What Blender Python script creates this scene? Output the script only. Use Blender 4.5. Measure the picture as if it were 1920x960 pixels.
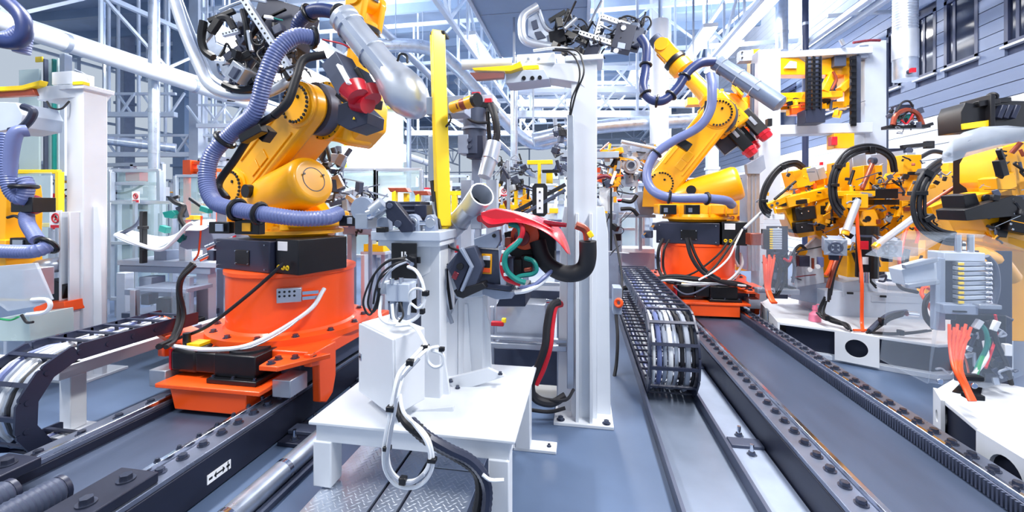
import bpy, bmesh, math, random
from mathutils import Vector as V, Matrix
random.seed(7)
for o in list(bpy.data.objects): bpy.data.objects.remove(o)
SC = bpy.context.scene
COL = SC.collection
# ---------------------------------------------------------------- camera
f = 780.0; H = 1.6; TH = math.atan(133/f)
F = V((-math.sin(TH), math.cos(TH), 0)); R = V((math.cos(TH), math.sin(TH), 0)); UP = V((0, 0, 1))
cd = bpy.data.cameras.new('camera'); cam = bpy.data.objects.new('camera', cd); COL.objects.link(cam)
cam.location = (0, 0, H); cam.rotation_euler = (math.pi/2, 0, TH)
cd.sensor_width = 36; cd.lens = 36*f/1920; cd.shift_y = -93/1920; cd.clip_start = .05; cd.clip_end = 300
SC.camera = cam
# ---------------------------------------------------------------- world, exposure
w = bpy.data.worlds.new('hall_daylight'); SC.world = w; w.use_nodes = True
bg = w.node_tree.nodes['Background']; bg.inputs[0].default_value = (.74, .85, 1, 1); bg.inputs[1].default_value = .62
vs = SC.view_settings; vs.view_transform = 'Standard'; vs.look = 'None'; vs.gamma = 1; vs.use_curve_mapping = False; vs.exposure = .12
def area(name, loc, sx, sy, power, col=(1, .98, .95), rot=(0, 0, 0)):
    l = bpy.data.lights.new(name, 'AREA'); l.shape = 'RECTANGLE'; l.size = sx; l.size_y = sy; l.energy = power; l.color = col
    o = bpy.data.objects.new(name, l); COL.objects.link(o); o.location = loc; o.rotation_euler = rot; o['kind'] = 'helper'; return o
for lx, ly, p in ((-4.4, .5, 380), (-4.4, 5, 420), (2.2, 1, 420), (2.6, 5.5, 380), (-.6, 12, 600), (-7, 11, 600), (4, 13, 500), (-2, 20, 700)):
    area('ceiling_light', (lx, ly, 5.85), .5, 2.6, p)

for lx, ly, p in ((-4.4, 5, 260), (-.6, 12, 300), (-7, 11, 400), (4, 13, 250), (-2, 20, 400)):   # added fill lights aimed up to brighten the roof deck
    area('roof_fill', (lx, ly, 6.1), .4, 2.4, p, rot=(math.pi, 0, 0))

# ---------------------------------------------------------------- materials
def lin(c): return tuple(((x/255+.055)/1.055)**2.4 if x > 10 else x/255/12.92 for x in c)
M = {}
def mat(n, c, r=.45, m=0.0, var=.08, sc=6, bump=0, alpha=1, trans=0, coat=0, emit=0, bsc=None, stretch=None):
    k = bpy.data.materials.new(n); k.use_nodes = True; nt = k.node_tree; b = nt.nodes['Principled BSDF']
    col = lin(c); b.inputs['Metallic'].default_value = m
    tc = nt.nodes.new('ShaderNodeTexCoord'); nz = nt.nodes.new('ShaderNodeTexNoise'); nz.inputs['Scale'].default_value = sc; nz.inputs['Detail'].default_value = 6
    src = tc.outputs['Object']
    if stretch:
        mp = nt.nodes.new('ShaderNodeMapping'); mp.inputs['Scale'].default_value = stretch; nt.links.new(src, mp.inputs[0]); src = mp.outputs[0]
    nt.links.new(src, nz.inputs['Vector'])
    rp = nt.nodes.new('ShaderNodeValToRGB'); e = rp.color_ramp.elements
    e[0].position = .3; e[1].position = .7
    e[0].color = tuple(x*(1-var) for x in col)+(1,); e[1].color = tuple(min(1, x*(1+var)) for x in col)+(1,)
    nt.links.new(nz.outputs['Fac'], rp.inputs[0]); nt.links.new(rp.outputs[0], b.inputs['Base Color'])
    mr = nt.nodes.new('ShaderNodeMapRange'); mr.inputs[3].default_value = max(.03, r-.08); mr.inputs[4].default_value = min(1, r+.08)
    nt.links.new(nz.outputs['Fac'], mr.inputs[0]); nt.links.new(mr.outputs[0], b.inputs['Roughness'])
    if bump:
        n2 = nt.nodes.new('ShaderNodeTexNoise'); n2.inputs['Scale'].default_value = bsc or sc*8; nt.links.new(src, n2.inputs['Vector'])
        bp = nt.nodes.new('ShaderNodeBump'); bp.inputs['Strength'].default_value = bump; bp.inputs['Distance'].default_value = .01
        nt.links.new(n2.outputs['Fac'], bp.inputs['Height']); nt.links.new(bp.outputs[0], b.inputs['Normal'])
    if alpha < 1: b.inputs['Alpha'].default_value = alpha
    if trans: b.inputs['Transmission Weight'].default_value = trans
    if coat: b.inputs['Coat Weight'].default_value = coat; b.inputs['Coat Roughness'].default_value = .12
    if emit: b.inputs['Emission Color'].default_value = col+(1,); b.inputs['Emission Strength'].default_value = emit
    M[n] = k
mat('floor', (82, 100, 129), .38, 0, .22, 1.1, .05)
mat('steelbed', (66, 78, 101), .42, .3, .16, 1.5, .04, stretch=(3, .6, 3))
mat('traygrey', (118, 130, 150), .4, .4, .18, 2, .04)
mat('rail', (128, 136, 156), .3, .75, .12, 5)
mat('darksteel', (34, 39, 58), .42, .3, .12, 5)
mat('bolt', (92, 98, 116), .25, .85, .1, 30)
mat('yellow', (255, 176, 4), .34, 0, .05, 4, coat=.3)
mat('lemon', (255, 214, 20), .4, 0, .05, 4, coat=.2)
mat('orange', (255, 88, 22), .38, 0, .05, 3, coat=.25)
mat('white', (218, 223, 231), .42, 0, .03, 4)
mat('paleg', (188, 198, 214), .45, 0, .05, 4)
mat('bluegrey', (112, 126, 152), .38, .2, .06, 5)
mat('grey', (146, 158, 180), .45, .1, .08, 6)
mat('dgrey', (70, 78, 100), .45, .15, .1, 6)
mat('slate', (40, 46, 68), .4, .1, .08, 4)
mat('black', (11, 12, 19), .38, 0, .15, 8)
mat('rubber', (21, 22, 30), .55, 0, .15, 14)
mat('hose', (104, 116, 164), .36, 0, .06, 9)
mat('navyhose', (42, 56, 104), .36, 0, .08, 9)
mat('silver', (206, 213, 225), .33, .6, .06, 4)
mat('galv', (196, 206, 222), .3, .75, .14, 9)
mat('alu', (182, 190, 204), .34, .7, .07, 8)
mat('chrome', (215, 220, 230), .14, 1, .04, 8)
mat('red', (204, 24, 44), .3, 0, .06, 6, coat=.4)
mat('darkred', (120, 22, 40), .28, 0, .1, 6, coat=.4)
mat('cred', (196, 20, 40), .4)
mat('corange', (255, 84, 24), .42)
mat('teal', (18, 128, 120), .4)
mat('green', (30, 150, 90), .4)
mat('cwhite', (226, 230, 236), .4)
mat('cgrey', (150, 158, 174), .4)
mat('pink', (240, 130, 160), .5)
mat('copper', (150, 70, 50), .35, .3, .2, 10)
mat('clear', (190, 205, 225), .1, 0, .02, 4, alpha=.1)
mat('plexi', (196, 206, 220), .12, 0, .1, 3, alpha=.55)
mat('glass', (196, 222, 224), .06, 0, .02, 3, alpha=.25)
mat('booth', (206, 226, 226), .25, 0, .05, 2, alpha=.8)
mat('windowglass', (34, 42, 66), .06, 0, .3, 1.2)
mat('windowframe', (52, 62, 96), .4)
mat('siding', (116, 130, 160), .45, .1, .06, 1.5, stretch=(1, .25, 4))
mat('sidingwhite', (226, 232, 242), .45, 0, .04, 1.5)
mat('wallback', (52, 62, 92), .6)
mat('deck', (150, 170, 200), .6, .1, .15, .8)
mat('soffit', (128, 150, 180), .5, 0, .08, 1.2)
mat('truss', (214, 224, 238), .45, .1, .04, 3)
mat('lamp', (255, 255, 255), .4, emit=9)
mat('glowpanel', (244, 252, 255), .4, emit=5)
mat('label', (238, 240, 244), .5)
mat('panelwhite', (228, 236, 242), .4)
mat('teargas', (210, 214, 206), .4)

# ---------------------------------------------------------------- geometry helpers
def W(px, py, d): return V((0, 0, H)) + F*d + R*((px-960)/f*d) + UP*((387-py)/f*d)
def ray(px, py): return F + R*((px-960)/f) + UP*((387-py)/f)
def onZ(px, py, z): r = ray(px, py); return V((0, 0, H)) + r*((z-H)/r.z)
def onX(px, py, X): r = ray(px, py); return V((0, 0, H)) + r*(X/r.x)
def onY(px, py, Y): r = ray(px, py); return V((0, 0, H)) + r*(Y/r.y)
def crv(p, n=6):
    if len(p) < 3: return p
    q = [p[0]*2-p[1]]+p+[p[-1]*2-p[-2]]; out = []
    for i in range(1, len(q)-2):
        a, b, c, d = q[i-1:i+3]
        for k in range(n):
            t = k/n; out.append(.5*((2*b)+(c-a)*t+(2*a-5*b+4*c-d)*t*t+(3*b-a-3*c+d)*t**3))
    out.append(p[-1]); return out
def basis(d):
    d = d.normalized(); u = d.cross(UP)
    if u.length < .05: u = d.cross(V((1, 0, 0)))
    u.normalize(); return u, d.cross(u).normalized()
class MB:
    def __init__(s): s.v = []; s.f = []
    def add(s, vs, fs):
        o = len(s.v); s.v += [V(x) for x in vs]; s.f += [tuple(i+o for i in q) for q in fs]; return s
    def obox(s, c, ax, ay, az):   # centre and three half axes
        c = V(c); vs = [c+ax*i+ay*j+az*k for i in (-1, 1) for j in (-1, 1) for k in (-1, 1)]
        fs = [(0, 1, 3, 2), (4, 6, 7, 5), (0, 4, 5, 1), (2, 3, 7, 6), (0, 2, 6, 4), (1, 5, 7, 3)]
        if ax.cross(ay).dot(az) < 0: fs = [q[::-1] for q in fs]
        return s.add(vs, fs)
    def box(s, x0, x1, y0, y1, z0, z1):
        return s.obox(((x0+x1)/2, (y0+y1)/2, (z0+z1)/2), V(((x1-x0)/2, 0, 0)), V((0, (y1-y0)/2, 0)), V((0, 0, (z1-z0)/2)))
    def bar(s, a, b, w, h=None):
        a = V(a); b = V(b); u, v = basis(b-a); h = h or w
        return s.obox((a+b)/2, u*w/2, v*h/2, (b-a)/2)
    def lathe(s, a, b, prof, n=20):
        a = V(a); d = V(b)-a; L = d.length; d.normalize(); u, v = basis(d); vs = []; fs = []
        for t, r in prof:
            for k in range(n):
                g = 2*math.pi*k/n; vs.append(a+d*(t*L)+(u*math.cos(g)+v*math.sin(g))*max(r, 1e-4))
        m = len(prof)
        for i in range(m-1):
            for k in range(n): fs.append((i*n+k, i*n+(k+1) % n, (i+1)*n+(k+1) % n, (i+1)*n+k))
        fs.append(tuple(range(n))[::-1]); fs.append(tuple((m-1)*n+k for k in range(n)))
        return s.add(vs, [q[::-1] for q in fs])
    def cyl(s, a, b, r, r2=None, n=20): return s.lathe(a, b, [(0, r), (1, r if r2 is None else r2)], n)
    def tube(s, pts, r, n=8, smooth=True, rib=0, k=6):
        p = [V(x) for x in pts]
        if smooth: p = crv(p, k)
        if rib:
            L = [0]
            for i in range(1, len(p)): L.append(L[-1]+(p[i]-p[i-1]).length)
            m = max(4, int(L[-1]/rib)*2); q = []; j = 0
            for i in range(m+1):
                t = L[-1]*i/m
                while j < len(p)-2 and L[j+1] < t: j += 1
                q.append(p[j].lerp(p[j+1], (t-L[j])/max(1e-6, L[j+1]-L[j])))
            p = q
        T = [(p[min(i+1, len(p)-1)]-p[max(i-1, 0)]).normalized() for i in range(len(p))]
        u = basis(T[0])[0]; vs = []; fs = []
        for i, c in enumerate(p):
            u = (u-T[i]*u.dot(T[i])).normalized(); v = T[i].cross(u); rr = r*(1 if not rib or i % 2 else .9)
            for q in range(n):
                g = 2*math.pi*q/n; vs.append(c+(u*math.cos(g)+v*math.sin(g))*rr)
        for i in range(len(p)-1):
            for q in range(n): fs.append((i*n+q, i*n+(q+1) % n, (i+1)*n+(q+1) % n, (i+1)*n+q))
        fs.append(tuple(range(n))[::-1]); fs.append(tuple((len(p)-1)*n+q for q in range(n)))
        return s.add(vs, fs)
    def ring(s, c, ax, R0, r, n=24, m=8):
        u, v = basis(V(ax)); c = V(c); a = V(ax).normalized(); vs = []; fs = []
        for i in range(n):
            g = 2*math.pi*i/n; e = u*math.cos(g)+v*math.sin(g)
            for j in range(m):
                h = 2*math.pi*j/m; vs.append(c+e*(R0+r*math.cos(h))+a*(r*math.sin(h)))
        for i in range(n):
            for j in range(m): fs.append((i*m+j, ((i+1) % n)*m+j, ((i+1) % n)*m+(j+1) % m, i*m+(j+1) % m))
        return s.add(vs, [q[::-1] for q in fs])
    def prism(s, pts, vec):
        p = [V(x) for x in pts]; n = len(p); vec = V(vec); nm = V((0, 0, 0))
        for i in range(n): nm += p[i].cross(p[(i+1) % n])
        if nm.dot(vec) > 0: p = p[::-1]
        vs = p+[x+vec for x in p]
        fs = [tuple(range(n)), tuple(range(2*n-1, n-1, -1))]+[(i, i+n, (i+1) % n+n, (i+1) % n) for i in range(n)]
        return s.add(vs, fs)
    def data(s, name, m, off=V((0, 0, 0)), flat=False):
        me = bpy.data.meshes.new(name); me.from_pydata([tuple(x-off) for x in s.v], [], s.f)
        me.materials.append(M[m]); me.polygons.foreach_set('use_smooth', [not flat]*len(s.f))
        if not flat: me.set_sharp_from_angle(angle=math.radians(38))
        me.update(); return me
    def build(s, name, m, parent=None, bevel=0):
        off = V((0, 0, 0)); q = parent
        while q: off = off+q.location; q = q.parent
        own = V((0, 0, 0))
        if parent is None or s.v:
            xs = s.v; own = V((sum(x.x for x in xs)/len(xs), sum(x.y for x in xs)/len(xs), min(x.z for x in xs)))
        me = s.data(name, m, own); o = bpy.data.objects.new(name, me); COL.objects.link(o); o.location = own-off; o.parent = parent
        if bevel:
            b = o.modifiers.new('bevel', 'BEVEL'); b.width = bevel; b.segments = 2; b.limit_method = 'ANGLE'; b.angle_limit = .6
        return o
def tag(o, label=None, cat=None, group=None, kind=None):
    for k, x in (('label', label), ('category', cat), ('group', group), ('kind', kind)):
        if x: o[k] = x
    return o
def T(name, label, cat, loc, group=None, kind=None):
    o = bpy.data.objects.new(name, None); COL.objects.link(o); o.location = loc; o.empty_display_size = .1
    return tag(o, label, cat, group, kind)
def inst(name, me, parent, loc, rot=None):
    o = bpy.data.objects.new(name, me); COL.objects.link(o); o.parent = parent
    q = parent; off = V((0, 0, 0))
    while q: off = off+q.location; q = q.parent
    o.location = V(loc)-off
    if rot is not None: o.rotation_euler = rot
    return o
# small description language: "name material type numbers", pixels with a camera depth in metres
def parts(t, spec, yaw=0, bev=.005):
    last = t
    for ln in spec.strip().split('\n'):
        ln = ln.split('#')[0].strip()
        if not ln: continue
        tk = ln.split()
        if tk[0] == '@yaw': yaw = float(tk[1]); continue
        par = t
        if tk[0] == '>': par = last; tk = tk[1:]
        nm, m, k = tk[:3]; a = [float(x) for x in tk[3:]]; mb = MB(); bv = 0
        cy, sy = math.cos(math.radians(yaw)), math.sin(math.radians(yaw)); ax = V((cy, sy, 0)); ay = V((-sy, cy, 0))
        if k == 'b':
            x0, y0, x1, y1, d, th = a[:6]; tl = math.radians(a[6]) if len(a) > 6 else 0
            c = W((x0+x1)/2, (y0+y1)/2, d)+ay*th/2; w2 = (x1-x0)*d/f/2; h2 = (y1-y0)*d/f/2
            mb.obox(c, (ax*math.cos(tl)+UP*math.sin(tl))*w2, ay*th/2, (UP*math.cos(tl)-ax*math.sin(tl))*h2); bv = min(bev, w2*.3, h2*.3, th*.2)
        elif k == 'p':
            d, th = a[:2]; mb.prism([W(a[i], a[i+1], d) for i in range(2, len(a)-1, 2)], ay*th); bv = bev*.8
        elif k in 'tlk':
            pts = [W(*a[i:i+3]) for i in range(1, len(a)-2, 3)]
            mb.tube(pts, a[0], 14 if a[0] > .03 else 8 if a[0] > .012 else 6, k != 'l', .022 if k == 'k' else 0)
        elif k == 'm':   # bundle: radius, count, then points
            pts = [W(*a[i:i+3]) for i in range(2, len(a)-2, 3)]; n = int(a[1]); cc = sum(pts, V())/len(pts)
            for i in range(n):
                off = (i-(n-1)/2)*a[0]*2.1; mb = MB(); mb.tube([p+(p-cc).normalized()*off+V((0, a[0]*(i % 2), 0)) for p in pts], a[0], 8); o = mb.build(nm, m, par)
            last = o; continue
        elif k == 'c': mb.cyl(W(*a[:3]), W(*a[3:6]), a[6], a[7] if len(a) > 7 else None, 24 if a[6] > .05 else 14)
        elif k == 's':   # straight square bar
            mb.bar(W(*a[:3]), W(*a[3:6]), a[6], a[7] if len(a) > 7 else None); bv = min(bev, a[6]*.2)
        elif k == 'r':   # ring: centre, major, minor, axis given by a second point
            c = W(*a[:3]); mb.ring(c, W(*a[5:8])-c, a[3], a[4], 24, 8)
        elif k == 'd':   # disc facing the aisle
            c = W(*a[:3]); mb.cyl(c, c+ay*a[4], a[3], None, 24); bv = bev*.4
        o = mb.build(nm, m, par, bv)
        if par is t: last = o
    return t
def box_of(t):
    mn = V((1e9,)*3); mx = -mn
    for c in t.children:
        for q in c.bound_box:
            p = V(q)+c.location+t.location
            for i in range(3): mn[i] = min(mn[i], p[i]); mx[i] = max(mx[i], p[i])
    return mn, mx
def legs(t, m='grey', w=.06, nm='support_leg'):   # stand a thing on the floor
    a, b = box_of(t); y = (a.y+b.y)/2
    for x in ((a.x+w, b.x-w) if b.x-a.x > 4*w else ((a.x+b.x)/2,)): MB().box(x-w/2, x+w/2, y-w/2, y+w/2, 0, a.z+.03).build(nm, m, t)
    return t
def hang(t, m='alu', w=.03, top=8.3):
    a, b = box_of(t); y = (a.y+b.y)/2
    for x in (a.x*.8+b.x*.2, a.x*.2+b.x*.8): MB().box(x-w/2, x+w/2, y-w/2, y+w/2, b.z-.03, top).build('hanger', m, t)
    return t
def thing(name, label, cat, spec, group=None, yaw=0, base=None, bev=.005):
    loc = base
    t = T(name, label, cat, (0, 0, 0), group); parts(t, spec, yaw, bev)
    if t.children:   # move the empty to the base of its parts
        mn = V((1e9,)*3); mx = -mn
        for c in t.children:
            for q in c.bound_box:
                p = V(q)+c.location
                for i in range(3): mn[i] = min(mn[i], p[i]); mx[i] = max(mx[i], p[i])
        L = V(((mn.x+mx.x)/2, (mn.y+mx.y)/2, mn.z))
        t.location = L
        for c in t.children: c.location -= L
    return t
# ================================================================= the setting
def struct(name, mb, m, parent=None, bevel=0):
    o = mb.build(name, m, parent, bevel)
    if not parent: o['kind'] = 'structure'
    return o
struct('floor', MB().box(-22, 6.4, -3, 46, -.1, 0), 'floor')
struct('ceiling', MB().box(-22, 6.5, -3, 46, 8.3, 8.45), 'deck')
# invented glazing frames in place of far walls, letting world light in
def glazed(name, p0, p1, n):
    p0 = V(p0); p1 = V(p1); t = T(name, None, None, (p0+p1)/2, kind='structure')
    for i in range(n+1): q = p0.lerp(p1, i/n); MB().box(q.x-.07, q.x+.07, q.y-.07, q.y+.07, 0, 8.4).build('mullion', 'truss', t)
    for z in (.5, 3, 5.5, 8): MB().bar(p0+V((0, 0, z)), p1+V((0, 0, z)), .12).build('transom', 'truss', t)
    MB().bar(p0+V((0, 0, .25)), p1+V((0, 0, .25)), .1, .5).build('plinth', 'paleg', t)
glazed('wall_back', (-22, 46, 0), (6.2, 46, 0), 7); glazed('wall_left', (-22, 6, 0), (-22, 46, 0), 9)
# right wall: backing sheet, horizontal cladding planks, windows
XW = 6.2
wr = struct('wall_right', MB().box(XW+.03, XW+.12, 1.5, 46, -.1, 8.4), 'wallback')
wins = []
for a, b, t in ((1885, 1975, -40), (1772, 1836, 10), (1718, 1757, 45), (1664, 1690, 90)):
    wins.append((onX(b, 50, XW).y, onX(a, 50, XW).y))
wz0, wz1 = 4.0, 5.12
y = wins[-1][1]
for i in range(3): wins.append((y+1.1+i*2.6, y+2.6+i*2.6)) 
plank_cache = {}
def plank(y0, y1, z0, z1, m):
    if y1-y0 < .05: return
    key = (round(y1-y0, 3), round(z1-z0, 3), m)
    if key not in plank_cache:
        plank_cache[key] = MB().box(-.02, .02, -(y1-y0)/2, (y1-y0)/2, .006, z1-z0-.006).data('plank', m)
    inst('plank', plank_cache[key], wr, (XW+.01, (y0+y1)/2, z0))
z = .1
while z < 8.2:
    h = .26 if z < 3.18 else .204
    m = 'sidingwhite' if z < 3.18 or z > 5.7 else 'siding'
    if z+h > wz0+.02 and z < wz1-.02:
        e = 1.6
        for a, b in sorted(wins): plank(e, a, z, z+h, m); e = b
        plank(e, 46, z, z+h, m)
    else: plank(1.6, 46, z, z+h, m)
    z += h
for i, (a, b) in enumerate(sorted(wins)):
    z0, z1 = wz0-.02, wz1+.02
    wn = T('window_%d' % (i+1), None, None, (XW, (a+b)/2, z0), kind='structure')
    fr = MB(); 
    for q in (a+.03, b-.03): fr.box(XW-.02, XW+.03, q-.03, q+.03, z0, z1)
    for q in (z0+.03, z1-.03): fr.box(XW-.02, XW+.03, a, b, q-.03, q+.03)
    fr.build('window_frame', 'windowframe', wn)
    MB().box(XW+.012, XW+.026, a+.06, b-.06, z0+.06, z1-.06).build('pane', 'windowglass', wn)
    MB().box(XW+.0, XW+.03, b-.2, b-.15, z0+.06, z1-.06).build('mullion', 'windowframe', wn)
    MB().box(XW-.06, XW+.03, a-.02, b+.02, z0-.035, z0).build('window_sill', 'white', wn)
# eaves: tray running along the upper right side
tr = T('trim_1', None, None, (4.9, 10, 5.2), kind='structure')
for q, (x, zz, m) in enumerate(((4.75, 5.05, 'truss'), (4.95, 5.2, 'alu'), (5.15, 5.12, 'truss'), (5.3, 5.35, 'alu'))):
    MB().box(x-.05, x+.05, 4.5, 30, zz, zz+.09).build('tray_rail', m, tr)
for q in range(12): MB().box(4.7, XW, 5+q*2, 5.06+q*2, 5.28, 5.34).build('tray_bracket', 'truss', tr)
# big sheet-metal ventilation box under the roof
so = thing('ventilation_duct', 'large flat grey-blue ventilation box hanging under the roof', 'duct', '')
MB().box(-1.82, .1, -2, 9.35, 5.0, 5.5).build('duct_box', 'soffit', so, .01)
for yy in (3.2, 5.2, 7.2): MB().box(-1.83, .11, yy, yy+.012, 4.992, 5.51).build('seam', 'grey', so)
for xx in (-1.83, .1): MB().box(xx-.03, xx+.03, -2, 9.36, 4.96, 5.04).build('edge_rail', 'alu', so)
# roof trusses across the hall and joists
def truss(yy, x0, x1, zt, zb, name='roof_truss', step=1.5):
    t = T(name, None, None, ((x0+x1)/2, yy, zb), kind='structure')
    for zz in (zt, zb): MB().bar((x0, yy, zz), (x1, yy, zz), .1).build('chord', 'truss', t)
    n = int((x1-x0)/step)
    for i in range(n):
        a = x0+i*step; p, q = (zb, zt) if i % 2 else (zt, zb)
        MB().bar((a, yy, p), (a+step, yy, q), .06).build('diagonal', 'truss', t)
        MB().bar((a, yy, zb), (a, yy, zt), .06).build('post', 'truss', t)
for i, yy in enumerate((8.6, 13, 18, 23.5, 30)): truss(yy, -16 if yy > 9 else -9, 6, 7.6, 6.3)
def truss_y(xx, y0, y1, zt, zb, step=1.3):
    t = T('roof_truss', None, None, (xx, (y0+y1)/2, zb), kind='structure')
    for zz in (zt, zb): MB().bar((xx, y0, zz), (xx, y1, zz), .09).build('chord', 'truss', t)
    n = int((y1-y0)/step)
    for i in range(n):
        a = y0+i*step; p, q = (zb, zt) if i % 2 else (zt, zb)
        MB().bar((xx, a, p), (xx, a+step, q), .055).build('diagonal', 'truss', t)
        MB().bar((xx, a, zb), (xx, a, zt), .05).build('post', 'truss', t)
truss_y(-2.6, 4, 20, 6.4, 5.3); truss_y(-9.2, 4, 30, 5.7, 4.7); truss_y(3.4, 7, 26, 6.6, 5.6)
jo = T('trim_2', None, None, (-6, 15, 8.1), kind='structure')
jm = MB().box(-14, 14, -.06, .06, 0, .3).data('joist', 'soffit')
for i in range(22): inst('joist', jm, jo, (-7.8, 1+i*1.5, 8.0))
# steel columns far down the hall
for i, (px, d, w_, m) in enumerate(((372, 13, .34, 'paleg'), (347, 15, .5, 'soffit'), (690, 24, .4, 'grey'), (830, 22, .3, 'truss'), (1335, 16, .38, 'truss'), (1238, 13, .55, 'white'), (640, 17, .3, 'truss'), (1460, 15, .3, 'truss'), (235, 16, .4, 'grey'))):
    p = W(px, 387, d); c = T('trim_%d' % (i+3), None, None, (p.x, p.y, 0), kind='structure')
    MB().box(p.x-w_/2, p.x+w_/2, p.y-w_/2, p.y+w_/2, 0, 8.2).build('column_shaft', m, c, .01)
    MB().box(p.x-w_*.8, p.x+w_*.8, p.y-w_*.8, p.y+w_*.8, 0, .06).build('base_plate', m, c)
    for zz in (3, 5.5): MB().box(p.x-w_*.6, p.x+w_*.6, p.y-w_*.6, p.y+w_*.6, zz, zz+.1).build('collar', m, c)
# ceiling luminaires: a housing with a bright diffuser
lamp_h = MB().box(-.16, .16, -1.3, 1.3, .03, .12).data('lamp_housing', 'white')
lamp_d = MB().box(-.14, .14, -1.27, 1.27, 0, .03).data('diffuser', 'lamp')
lamps = [(-5.0, 6.2, 3.95, 'glaring beside the left pipe'), (-4.4, .5, 5.9, 'above the big left robot'), (-4.4, 5, 5.9, 'above the left car panel stand'), (2.2, 1, 5.9, 'nearest the right track'), (2.6, 5.5, 5.9, 'above the orange right carriage'), (-.6, 12, 5.9, 'beyond the flat ventilation box'), (-7, 11, 5.9, 'over the far left aisle'), (4, 13, 5.9, 'near the far right wall'), (-2, 20, 5.9, 'in the far middle of the hall'),
         (-5.2, 8.5, 4.75, 'low beside the left pipe'), (-5.2, 12, 4.75, 'low over the far left fence'), (-6.6, 7.4, 4.4, 'lowest over the left glass booth'), (-8.6, 9.5, 5.2, 'high at far left'), (-3.4, 15, 5.6, 'over the far glazed booth'), (2.9, 11.5, 5.7, 'above the right robot arm'), (1.6, 14, 5.7, 'over the far white pipe'), (3.7, 9.8, 5.7, 'above the yellow lifting frame'), (-10, 16, 5.6, 'furthest left under the roof'), (-2.7, 11, 5.7, 'beside the lattice truss'), (0.5, 19, 5.6, 'far down the middle aisle'), (-6, 19, 5.6, 'far down the left aisle'), (3.4, 20, 5.6, 'far down the right aisle')]
for x, yy, zz, wd in lamps:
    t = T('ceiling_lamp', 'long white fluorescent ceiling lamp '+wd, 'lamp', (x, yy, zz), 'ceiling lamps')
    inst('lamp_housing', lamp_h, t, (x, yy, zz)); inst('diffuser', lamp_d, t, (x, yy, zz))
    mb = MB()
    for s in (-1, 1): MB().bar((x, yy+s, zz+.12), (x, yy+s, 8.3), .02).build('hanger', 'alu', t)
# insulated pipes
def pipe(label, pts, r, m='galv', cols=3, name='round_duct', cat='pipe', group=None):
    t = T(name, label, cat, pts[0], group); p = [V(q) for q in pts]
    MB().tube(p, r, 18, len(p) > 2, k=8).build('pipe_run', m, t)
    for i in range(len(p)-1):
        for c in range(cols):
            q = p[i].lerp(p[i+1], (c+.5)/cols)
            if len(p) == 2: MB().cyl(q-(p[1]-p[0]).normalized()*.03, q+(p[1]-p[0]).normalized()*.03, r*1.06).build('joint_band', 'alu', t)
    top = max(p, key=lambda q: q.z)
    for i in range(len(p)):
        if i % 2 == 0 and name == 'round_duct': MB().bar(p[i], (p[i].x, p[i].y, 8.3), .04).build('hanger', 'alu', t)
    return t
pipe('big white pipe doubling as the lamp glare streak along the left hall toward the back', [W(-60, 20, 5.2), W(840, 318, 20)], .13, 'white', 8)  # white pipe also stands in for the bright streak of lamp glare
pipe('long horizontal silver pipe at left behind the tall clear riser', [W(195, 262, 9.5), W(330, 278, 10.2)], .11, 'galv', 3)
pipe('silver ducting crossing behind the white post toward the right robot', [W(1000, 262, 9.5), W(1120, 238, 9.6), W(1300, 226, 9.5), W(1420, 224, 9.4)], .16, 'galv', 0)
pipe('diagonal silver duct descending behind the yellow post', [W(690, 85, 9), W(800, 90, 9.3), W(860, 130, 9.6), W(985, 262, 10.4), W(1060, 262, 10.6)], .15, 'galv', 0)
pipe('thin silver pipe sloping beside the diagonal duct', [W(660, 0, 8), W(1000, 330, 17)], .09, 'alu', 4)
pipe('vertical galvanised duct dropping in front of the far white column', [W(1236, 40, 9.2), W(1236, 330, 9.2)], .2, 'white', 3)
pipe('vertical spiral duct behind the white post arm', [W(964, 130, 7.5), W(964, 320, 7.5)], .065, 'galv', 4)
pipe('clear vertical riser tube rising in front of the far left hall', [W(289, -60, 7.5), W(289, 400, 7.5)], .085, 'galv', 6)
pipe('vertical silver pipe hanging near the gantry top', [W(1466, -40, 9), W(1466, 96, 9)], .12, 'galv', 2)
pipe('dark blue vertical pipe near the gantry top', [W(1510, -40, 8.8), W(1510, 470, 8.8)], .06, 'windowframe', 3)
# duct with a red valve in front of the cladding
t = T('exhaust_duct', 'galvanised exhaust duct with red valve hanging before the cladding wall', 'duct', W(1697, 150, 6.0))
for a, b, m, r in ((-80, 60, 'galv', .142), (60, 112, 'silver', .15), (112, 150, 'galv', .145)):
    MB().cyl(W(1697, a, 6), W(1697, b, 6), r, None, 28).build('duct_segment', m, t)
for i in range(22): MB().ring(W(1697, -55+i*5.2, 6), UP, .142, .004, 28, 5).build('rib', 'alu', t)
c = W(1704, 135, 5.83); vv = MB().cyl(c, c+V((0, -.05, 0)), .035).build('valve_body', 'dgrey', t); MB().box(c.x-.03, c.x+.03, c.y-.09, c.y-.05, c.z-.03, c.z+.03).build('valve_knob', 'red', vv)
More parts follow.
